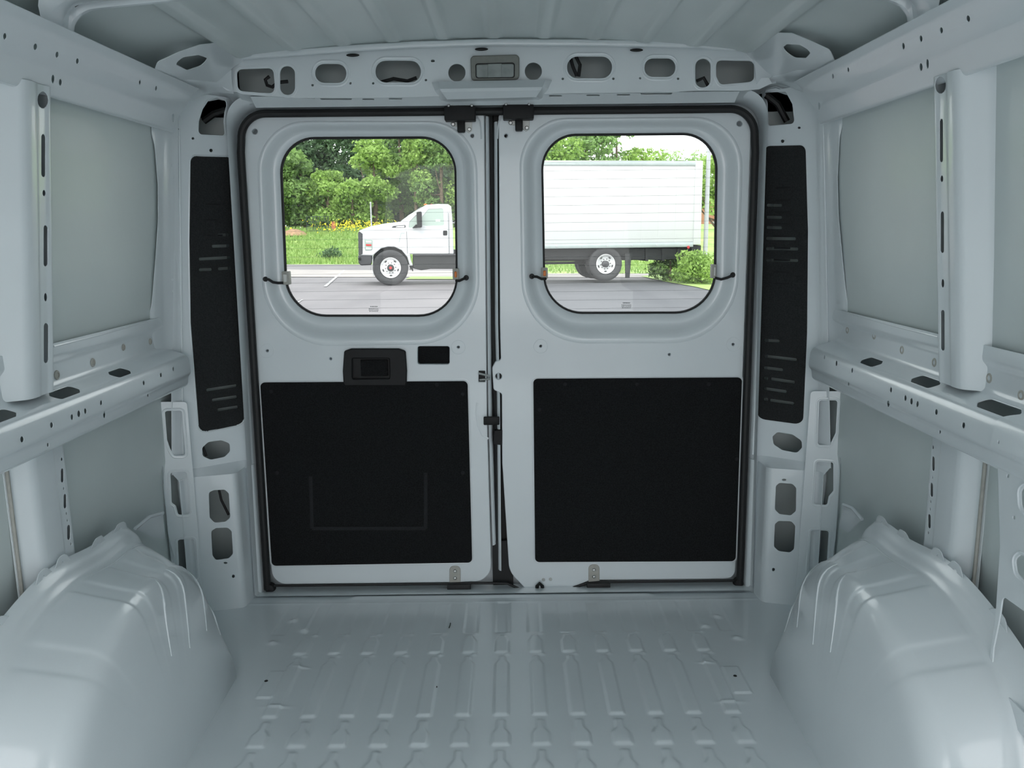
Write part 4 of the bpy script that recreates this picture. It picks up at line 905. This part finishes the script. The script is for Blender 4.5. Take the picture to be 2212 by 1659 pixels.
def tree(name, x, y, h, w, leafm, n, label, cat='tree', size=.15, z0=None, conifer=False, lean=0, branches=5, crown_low=.25, group=None):
    tseed[0] += 1; rg = np.random.default_rng(tseed[0]); z = fz(x, y) if z0 is None else z0
    root = empty(name, (x, y, z), label=label, cat=cat, group=group)
    mb = MB(); tp_ = [V((lean*t*h, 0.05*math.sin(t*5)*h*.1, t*h*.8)) for t in np.linspace(-0.02, 1, 8)]; mb.tube(tp_, [w*.045*(1.25-t) for t in np.linspace(0, 1, 8)], 9); mb.build('trunk', M['bark'], root, 60)
    blobs = []
    if conifer:
        for i in range(9):
            t = i/8; r = w*.5*(1.05-t)*rg.uniform(.85, 1.1)+.15
            for k in range(4):
                a = rg.uniform(0, 2*PI); blobs.append((lean*h*t+math.cos(a)*r*.55, math.sin(a)*r*.55, h*(.15+.83*t), r*.65, r*.65, h*.075))
    else:
        for i in range(16):
            t = rg.uniform(crown_low, .95); prof = math.sin(PI*min(1, (t-crown_low*.6)/(1.02-crown_low*.6)))**.6; a = rg.uniform(0, 2*PI); rr = w*.5*prof*rg.uniform(.3, .85); s_ = w*rg.uniform(.14, .27)
            blobs.append((lean*h*t+math.cos(a)*rr, math.sin(a)*rr, h*t, s_, s_, s_*rg.uniform(.6, .85)))
        for k in range(branches):
            b = blobs[k]; st = V((lean*h*.3, 0, h*rg.uniform(.18, .45))); en = V(b[:3]); md = st.lerp(en, .5)+V((0, 0, -.05*h)); MB().tube([st, md, en], [w*.018, w*.012, w*.005], 6).build('branch', M['bark'], root, 60)
    mb = MB(); leaves(mb, blobs, n, size, rg); mb.build('crown', M[leafm], root, 0)
    return root
def tx(px_, Y): return aY(px_, 480, Y).x
TG = 'trees beyond the meadow'
for q in ((640, 66, 10.5, 6.5, 'leaf_dark', 9000, 'dark tree rising behind the bright thicket at the far left of the window'), (715, 68, 11.5, 7, 'leaf_dark', 10000, 'tall dark evergreen left of the marker post'), (800, 67, 12, 7, 'leaf_dark', 11000, 'tall dark evergreen behind the branchy bright tree'),
          (880, 68, 12, 7, 'leaf_dark', 11000, 'tall dark evergreen standing over the truck bonnet'), (955, 66, 11, 7, 'leaf_dark', 9000, 'tall dark evergreen over the truck cab roof')):
    tree('evergreen_tree', tx(q[0], q[1]), q[1], q[2], q[3]*.85, q[4], int(q[5]*1.35), q[6], conifer=True, size=.17, group=TG)
for q in ((600, 58, 5.6, 4.4, 'leaf_mid', 6500, 'mid green broad tree at the left edge of the left window'), (655, 58.5, 6.6, 3.8, 'leaf_mid', 6500, 'rounded mid green tree above the dirt mound'), (712, 57.5, 3.9, 3.6, 'leaf_light', 5500, 'low bright green tree behind the wire enclosure'),
          (762, 57, 3.9, 3.2, 'leaf_light', 4500, 'low bright green tree above the yellow flowers'), (812, 58.5, 6.0, 4.2, 'leaf_light', 6500, 'bright green tree with bare crooked boughs behind the truck bonnet'), (900, 58.5, 7.4, 3.2, 'leaf_light', 5500, 'slim bright green tree above the windscreen'),
          (955, 58, 6.4, 3.8, 'leaf_mid', 5500, 'leafy green tree above the truck cab'), (1010, 58, 7, 4, 'leaf_light', 4000, 'leafy green tree hidden mostly by the door pillar'), (575, 60, 7.2, 4.4, 'leaf_light', 5000, 'pale green tree at the far left of the left window'), (868, 61, 8.6, 3.6, 'leaf_mid', 5500, 'mid green tree rising between the dark evergreens')):
    tree('broadleaf_tree', tx(q[0], q[1]), q[1], q[2], q[3], q[4], q[5], q[6], size=.13, crown_low=.12, group=TG)
for q in ((1195, 62, 7.2, 6, 'leaf_light', 7000, 'bright tree over the front end of the truck box'), (1265, 63, 8.1, 6.5, 'leaf_pale', 8000, 'widest pale green tree over the middle of the truck box'), (1330, 62, 7.9, 5.0, 'leaf_pale', 6500, 'pale green tree with a feathery top over the truck box'),
          (1385, 62, 6.2, 4.0, 'leaf_light', 4500, 'small green tree over the rear half of the truck box'), (1130, 62, 8, 6, 'leaf_mid', 4000, 'green tree mostly hidden by the centre of the doors')):
    tree('broadleaf_tree', tx(q[0], q[1]), q[1], q[2], q[3], q[4], q[5], q[6], size=.14, crown_low=.1, group='trees over the truck box')
for i, (a, b) in enumerate(((1425, 7.6), (1460, 7.0), (1500, 7.3), (1545, 7.2))):
    tree('broadleaf_tree', tx(a, 92), 92, b, 7, 'leaf_pale', 3000, ['far pale tree just right of the feathery treetops', 'lowest far pale tree above the rear of the box', 'far pale tree beside the light pole', 'far pale tree beyond the brick building'][i], size=.2, crown_low=.05, group='distant treeline', branches=0)
tree('broadleaf_tree', tx(1556, 38), 38, 5.4, 3.6, 'leaf_light', 6500, 'leafy green tree right of the light pole', size=.09, z0=-.7, crown_low=.52)
tree('bush', aY(1510, 590, 26.3).x, 26.3, 1.15, 2.0, 'leaf_light', 4200, 'leafy bush at the truck tail beside the light pole', 'bush', size=.055, z0=-.70, crown_low=.05, branches=3)
tree('bush', aY(1448, 590, 27.6).x, 27.6, .95, 1.7, 'leaf_mid', 3600, 'grassy bush under the rear end of the truck', 'bush', size=.05, z0=-.70, crown_low=.05, branches=2)
tree('bush', tx(712, 46), 46, .55, 1.3, 'leaf_dark', 900, 'small dark shrub in the middle of the meadow', 'bush', size=.06, crown_low=.1, branches=1)
rg = np.random.default_rng(21); mb = MB()
leaves(mb, [(tx(x_, 63), 63+rg.uniform(-.8, .8), fz(-8, 62)+rg.uniform(.3, 1.6), 1.2, .8, 1.1) for x_ in range(570, 1060, 14)], 26000, .12, rg); tag(mb.build('undergrowth', M['leaf_dark'], smooth=0), 'dark tangled undergrowth filling the wood edge beneath the trees', 'undergrowth', kind='stuff')
for i, (a, Y_, h_, lm_) in enumerate(((535, 62, 9, 'leaf_dark'), (480, 60, 7.5, 'leaf_mid'), (420, 63, 9, 'leaf_dark'), (350, 60, 7, 'leaf_light'), (270, 62, 8.5, 'leaf_mid'), (1065, 62, 8.5, 'leaf_mid'), (1640, 62, 7.5, 'leaf_mid'), (1720, 64, 8, 'leaf_light'))):
    tree('broadleaf_tree', tx(a, Y_), Y_, h_, 6.0, lm_, 4000, 'leafy tree further along the wood edge, outside both windows', size=.17, crown_low=.08, group='trees beside the view', branches=2)
# ---- small outdoor things
rg = np.random.default_rng(5); mb = MB(); rows = []
for i in range(9):
    r = i/8; rows.append([V((math.cos(a)*1.0*r, math.sin(a)*.8*r, .42*(1-r*r)+.04*rg.normal()*(1-r))) for a in np.linspace(0, 2*PI, 24, endpoint=False)])
mb.grid(rows, cu=True); dm = mb.build('dirt_mound', M['soil'], smooth=60); dm.location = (tx(634, 54), 54, fz(-13, 54)); tag(dm, 'low mound of reddish soil in the meadow', 'dirt mound')
we = empty('wire_enclosure', (tx(686, 55), 55, fz(-12, 55)), label='dark wire enclosure of thin posts round a sapling', cat='fence')
for dx, dy in ((-.75, 0), (-.45, .5), (0, .7), (.4, .5), (.75, 0), (0, -.5)):
    MB().tube([(dx, dy, -.1), (dx, dy, 1.15)], .022, 6).build('post', M['wire'], we)
mb = MB()
for h_ in (.15, .45, .75, 1.08): mb.tube([(.75*math.cos(a), .6*math.sin(a), h_) for a in np.linspace(0, 2*PI, 14, endpoint=False)], .009, 4, closed=True)
for a in np.linspace(0, 2*PI, 18, endpoint=False): mb.tube([(.75*math.cos(a), .6*math.sin(a), .1), (.75*math.cos(a), .6*math.sin(a), 1.1)], .007, 4)
mb.build('wire_mesh', M['wire'], we)
def rod(name, px_, y0, y1, Y, r, m, label, cat):
    a = aY(px_, y0, Y); b = aY(px_, y1, Y); b.x = a.x
    mb = MB(); mb.tube([V((0, 0, a.z-b.z)), V((0, 0, 0))], r, 10); mb.lathe([(r*1.15, 0), (r*1.1, .03), (0, .05)], (0, 0, a.z-b.z-.01), (0, 0, 1), 10)
    o = mb.build(name, M[m]); o.location = b; return tag(o, label, cat)
rod('marker_post', 800.5, 438, 598, 31, .028, 'pole', 'thin white marker post behind the truck bonnet', 'post')
rod('orange_post', 720, 480, 503, 55.5, .14, 'rust', 'short orange post at the edge of the trees', 'post')
lp2 = empty('light_pole', (aY(1523, 556, 27.2).x, 27.2, zg(6, 27)-.05), label='tall pale metal light pole behind the truck tail', cat='light pole')
MB().tube([(0, 0, 0), (0.01, 0, 3), (.03, 0, 9)], [.085, .075, .06], 14).build('pole_shaft', M['pole'], lp2)
MB().box((-.17, -.17, 0), (.17, .17, .35), bev=.03).build('pole_base', M['concrete'], lp2)
mb = MB(); mb.tube([(.03, 0, 8.9), (-.8, 0, 9.2)], .035, 8); mb.box((-1.4, -.15, 9.12), (-.75, .15, 9.28), bev=.03); mb.build('lamp_head', M['grille'], lp2)
bd_ = empty('brick_building', (21.5, 70, 0.2), label='red brick building with a pale fascia beyond the light pole', cat='building')
MB().box((-5, 0, -.8), (12, 9, 3.9)).build('wall', M['brick'], bd_, 0); MB().box((-5.3, -.4, 3.9), (12.3, 9.4, 4.7), bev=.05).build('roof', M['white_pl'], bd_, 0)
MB().box((-4.15, -.06, -.8), (-3.5, .02, 1.6)).build('door', M['pole'], bd_, 0)
MB().box((-2.4, -.06, .4), (-0.8, .02, 1.8)).build('window', M['tglass'], bd_, 0)

# ---- BOX TRUCK
def truck():
    phi = math.atan(0.16); o = aY(843.7, 578.5, 25.3)
    T = Plane((o.x, o.y, zg(o.x, 0)), (math.cos(phi), math.sin(phi), 0), (0, 0, 1))   # n points to the camera side
    root = empty('box_truck', T.o, label='white box truck with a short cab parked across the lot', cat='truck')
    def B(name, u0, v0, u1, v1, d0, d1, m, par=root, bev=0.02, sm_=35):
        """box in truck coordinates; d is the depth away from the near side"""
        mb = MB(); vs = MB().box((u0, v0, d0), (u1, v1, d1), bev=bev); mb.v = [tuple(T.pt(v[0], v[1], -v[2])) for v in vs.v]; mb.f = vs.f; return mb.build(name, M[m], par, sm_)
    def prof(name, pts, d0, d1, m, par=root, r=.03, bev=.02, holes=()):
        me = sheet(rnd(pxs(T, pts), r, 4), [rnd(pxs(T, h), rr, 4) for h, rr in holes], T, d1-d0, bev)
        for v in me.vertices: v.co -= T.n*d0
        return link(name, me, M[m], par, 40)
    # bonnet, wing and cab body
    body = [(776, 498), (800, 489), (830, 483), (864, 479.5), (869, 482), (886, 500), (886, 549.5), (887, 560), (892, 574), (885, 574), (880, 556), (868, 541), (852, 533.5), (838, 533), (823, 537), (811, 547), (806, 552), (774, 551.5)]
    cab = [(864, 480), (886, 463), (912, 447.5), (921, 442.5), (945, 440.5), (968, 440.8), (975, 446), (978, 480), (980.5, 549), (886, 549.5), (884, 500)]
    fb = prof('front_wing', body, 0.0, 0.22, 'truck', r=.03)
    prof('bonnet', [(778, 499), (800, 489), (830, 483), (868, 478.5), (872, 500), (872, 530), (778, 532)], 0.12, 2.0, 'truck', r=.04, bev=.05)
    win = [(911, 487), (911, 470), (925, 452), (957, 450.6), (959, 487), (922, 488)]; qv = [(883, 492), (885, 479), (897, 466), (905, 460), (905, 491)]
    cb_ = prof('cab', cab, 0.02, 2.05, 'truck', r=.04, bev=.03)
    dr = prof('cab_door', [(879, 494), (884, 478), (912, 449), (966, 448.5), (969.5, 548), (883, 548)], -0.012, 0.03, 'truck', r=.04, bev=.008, holes=[(win, .05), (qv, .03)])
    g1 = prof('side_window', win, 0.0, 0.02, 'tglass', dr, r=.05, bev=0); prof('quarter_window', qv, 0.0, .02, 'tglass', dr, r=.03, bev=0)
    prof('window_sticker', [(941, 474), (951, 474), (951, 479), (941, 479)], -.004, 0.0, 'white_pl', g1, r=.0, bev=0)
    prof('door_handle', [(957, 498), (966, 498), (966, 508.5), (957, 508.5)], -.03, -.01, 'plastic', dr, r=.03, bev=.005)
    prof('rear_door_line', [(968.5, 460), (969.3, 460), (971, 548), (970.2, 548)], -.014, -.011, 'grille', dr, r=0, bev=0)
    ms = prof('front_door_line', [(878, 500), (878.8, 500), (880.5, 548), (879.7, 548)], -.004, 0.0, 'grille', cb_, r=0, bev=0)
    # windscreen, sloping between the pillars
    a = T.px(869, 479); b = T.px(913, 448.5); mb = MB()
    mb.add([T.pt(a[0]-.03, a[1]+.03, -.12), T.pt(b[0]-.03, b[1]+.03, -.12), T.pt(b[0]-.03, b[1]+.03, -1.95), T.pt(a[0]-.03, a[1]+.03, -1.95)], [(0, 1, 2, 3)]); mb.prism(mb.v[:4], (0, 0, .01)); mb.build('windscreen', M['tglass'], root, 0)
    prof('mirror', [(899, 458), (910, 457), (911, 491), (901, 492)], -.30, -.08, 'plastic', r=.04, bev=.02)
    prof('mirror_arm', [(898, 485), (911, 486), (911, 491), (890, 493)], -.10, .02, 'plastic', r=.01, bev=.01)
    for q in (919, 922, 934): prof('marker_lamp', [(q-2.5, 442.5), (q+2.5, 441.5), (q+2, 439), (q-2, 440)], .45 if q != 919 else .25, .6 if q != 919 else .4, 'amber' if q != 934 else 'red', r=.01, bev=.01)
    prof('bonnet_vent', [(844, 492), (850, 488), (876, 486), (876, 491.5)], -.008, .0, 'grille', fb, r=.02, bev=.003)
    prof('fender_badge', [(853, 491), (858, 488.6), (874, 487.6), (873, 491)], -.014, -.008, 'white_pl', fb, r=.01, bev=0)
    prof('wing_crease', [(861, 523), (866, 503), (875, 503), (874, 504.5), (867, 504.5), (863, 523)], -.005, 0, 'alu', fb, r=0, bev=0)
    prof('nose_grille', [(773.5, 502), (776, 499.5), (783.5, 505), (783.5, 549), (774.5, 551)], -.01, 2.05, 'grille', r=.02, bev=.01)
    hl_ = prof('headlamp', [(787, 517), (804.5, 518), (804, 540), (789, 541)], -.02, .06, 'tglass', r=.02, bev=.008)
    for k, mname in enumerate(('white_pl', 'red', 'white_pl')):
        y = 520+7.2*k; prof('headlamp_cell', [(790, y), (802.5, y+.5), (802.2, y+4.2), (791, y+4)], -.03, -.015, mname, hl_, r=.01, bev=0)
    prof('bumper', [(773.5, 553), (777, 550), (803, 551), (804, 562), (802, 572.5), (780, 573.5), (774.5, 568)], -.03, 2.1, 'grille', r=.05, bev=.03)
    MB().lathe([(0, .03), (.05, .025), (.055, 0)], T.pt(*T.px(777, 559), .06), T.n, 10).build('fog_lamp', M['plastic'], root)
    prof('inner_wing', [(806, 556), (811, 545), (823, 534), (838, 530), (853, 530.5), (870, 538), (883, 555), (886, 572), (806, 572)], .30, .9, 'chassis', r=.02, bev=.01)
    # wheels
    def wheel(u, v, r, rr, d, hubm, rear=False):
        w = empty('wheel', T.pt(u, v, -d), ); w.parent = root; C_ = T.pt(u, v, -d); ax = T.n
        lo = lambda c: c
        MB().lathe([(rr*.98, -.02), (rr*1.05, .02), (rr*1.25, .045), (r*.86, .05), (r*.95, .035), (r, .0), (r, -.20), (r*.95, -.24), (rr, -.25)], C_, ax, 48).build('tyre', M['tyre'], w)
        hubp = [(rr, .01), (rr*.97, .035), (rr*.90, .02), (rr*.85, -.02), (rr*.80, -.04), (rr*.52, -.02 if not rear else -.09), (rr*.34, .0 if not rear else -.09)]
        MB().lathe(hubp, C_, ax, 40).build('rim', M['rim'], w)
        MB().lathe([(rr*.34, -.01), (rr*.34, .05), (rr*.2, .07), (0, .07)], C_, ax, 24).build('hub', M['grille'] if rear else M['chassis'], w)
        if not rear: MB().lathe([(rr*.14, .07), (rr*.12, .085), (0, .085)], C_, ax, 16).build('hub_cap', M['red'], w)
        for k in range(10):
            a = 2*PI*k/10+.1; MB().lathe([(.018, -.02), (.018, .03), (0, .035)], C_+T.u*(math.cos(a)*rr*.5)+T.v*(math.sin(a)*rr*.5), ax, 8).build('wheel_nut', M['grille'], w)
        for k in range(5):
            a = 2*PI*k/5-.3; c = C_+T.u*(math.cos(a)*rr*.74)+T.v*(math.sin(a)*rr*.74)+ax*(-.022)
            t = T.u*(-math.sin(a))+T.v*math.cos(a); n2 = T.u*math.cos(a)+T.v*math.sin(a)
            MB().prism([c+t*(math.cos(q)*.05)+n2*(math.sin(q)*.022) for q in np.linspace(0, 2*PI, 12, endpoint=False)], ax*.006).build('hand_hole', M['chassis'], w)
        return w
    fu, fv = T.px(843.7, 578.5); r = fv; ru, rv = T.px(1309, 577); rr_ = r*.585
    def settle2(w):
        bpy.context.view_layer.update(); 
        for c in w.children: c.matrix_parent_inverse = w.matrix_world.inverted()
    dzr = rv-r
    ws = [wheel(fu, r, r, rr_, -.03, 'r'), wheel(fu, r, r, rr_, 1.95, 'r'), wheel(ru, r, r, rr_, .05, 'r', True), wheel(ru, r, r, rr_, .42, 'r', True), wheel(ru, r, r, rr_, 1.7, 'r', True), wheel(ru, r, r, rr_, 2.05, 'r', True)]
    # wheel arch liner, step box, chassis
    mb = MB(); mb.grid([[T.pt(fu+math.cos(a)*(r*1.13), r+math.sin(a)*(r*1.13), -d) for a in np.linspace(-.15, PI+.1, 24)] for d in (0.02, .5)]); mb.build('arch_liner', M['chassis'], root, 60)
    prof('step_box', [(893, 551), (982, 551), (990, 556), (990, 581), (930, 581), (910, 584), (893, 580)], .05, .55, 'chassis', r=.02, bev=.02)
    prof('step_tread', [(893, 548.5), (985, 549), (985, 552.5), (893, 552.5)], -.02, .5, 'grille', r=.01, bev=.01)
    prof('mud_flap', [(884, 575), (892, 574), (893, 586), (891, 586)], .1, .14, 'chassis', r=.0, bev=0)
    u0 = T.px(980, 545)[0]; u1 = T.px(1500, 545)[0]; vb = T.px(1172, 540)[1]
    prof('side_rail', [(930, 540), (1508, 537), (1508, 560), (1420, 562), (1180, 561), (985, 561), (930, 561)], .35, .75, 'chassis', r=.01, bev=.01)
    B('far_rail', T.px(930, 0)[0], vb-.45, u1, vb, 1.45, 1.6, 'chassis')
    B('drive_shaft', T.px(1100, 0)[0], r-.02, ru, r+.07, 1.0, 1.09, 'chassis'); B('rear_axle', ru-.09, r-.09, ru+.09, r+.09, .3, 2.1, 'chassis'); B('front_axle', fu-.07, r-.09, fu+.07, r+.02, .1, 2.0, 'chassis')
    B('fuel_tank', T.px(985, 0)[0], vb-.75, T.px(1090, 0)[0], vb-.1, .1, .7, 'chassis', bev=.08)
    prof('mud_flap', [(1352, 548), (1366, 548), (1362, 601), (1353, 601)], .1, .14, 'chassis', r=.0, bev=0)
    for q in (1400, 1436, 1470, 1492): prof('cross_member', [(q, 538), (q+6, 538), (q+6, 565), (q, 564)], .3, 2.1, 'chassis', r=0, bev=0)
    prof('rear_step', [(1497, 528), (1518, 530), (1518, 548), (1497, 548)], .15, 2.3, 'chassis', r=.01, bev=.01)
    prof('tow_hitch', [(1470, 545), (1515, 548), (1508, 566), (1476, 564)], .7, 1.5, 'chassis', r=.03, bev=.02)
    # cargo box
    u0 = T.px(1000, 400)[0]; u1 = T.px(1514, 440)[0]; v0 = T.px(1172, 527)[1]; v1 = T.px(1172, 350)[1]
    bx = B('cargo_box', u0, v0, u1, v1, -.02, 2.5, 'box', bev=.03)
    B('top_rail', u0-.02, v1-.12, u1-.2, v1+.05, -.05, 2.53, 'alu', bev=.02, par=root); B('bottom_rail', u0, v0-.17, u1-.25, v0+.0, -.045, 2.5, 'alu', bev=.015)
    B('rear_frame', u1-.26, v0-.1, u1+.02, v1+.05, -.06, 2.54, 'box', bev=.03)
    n_ = 13
    for k in range(1, n_): 
        u = u0+(u1-.3-u0)*k/n_; B('panel_seam', u-.006, v0+.01, u+.006, v1-.13, -.026, -.018, 'box', bx, bev=0)
    for k in range(9):
        u = u0+.5+(u1-u0-1.2)*k/8; MB().lathe([(0, .012), (.03, .01), (.035, 0)], T.pt(u, v0-.09, .045), T.n, 10).build('rail_rivet', M['pole'], root)
    p = T.px(1486, 534); MB().lathe([(0, .02), (.05, .015), (.055, 0)], T.pt(p[0], p[1], .045), T.n, 12).build('marker_lamp', M['red'], root)
    settle(root)
    for w in ws: settle2(w)
truck()
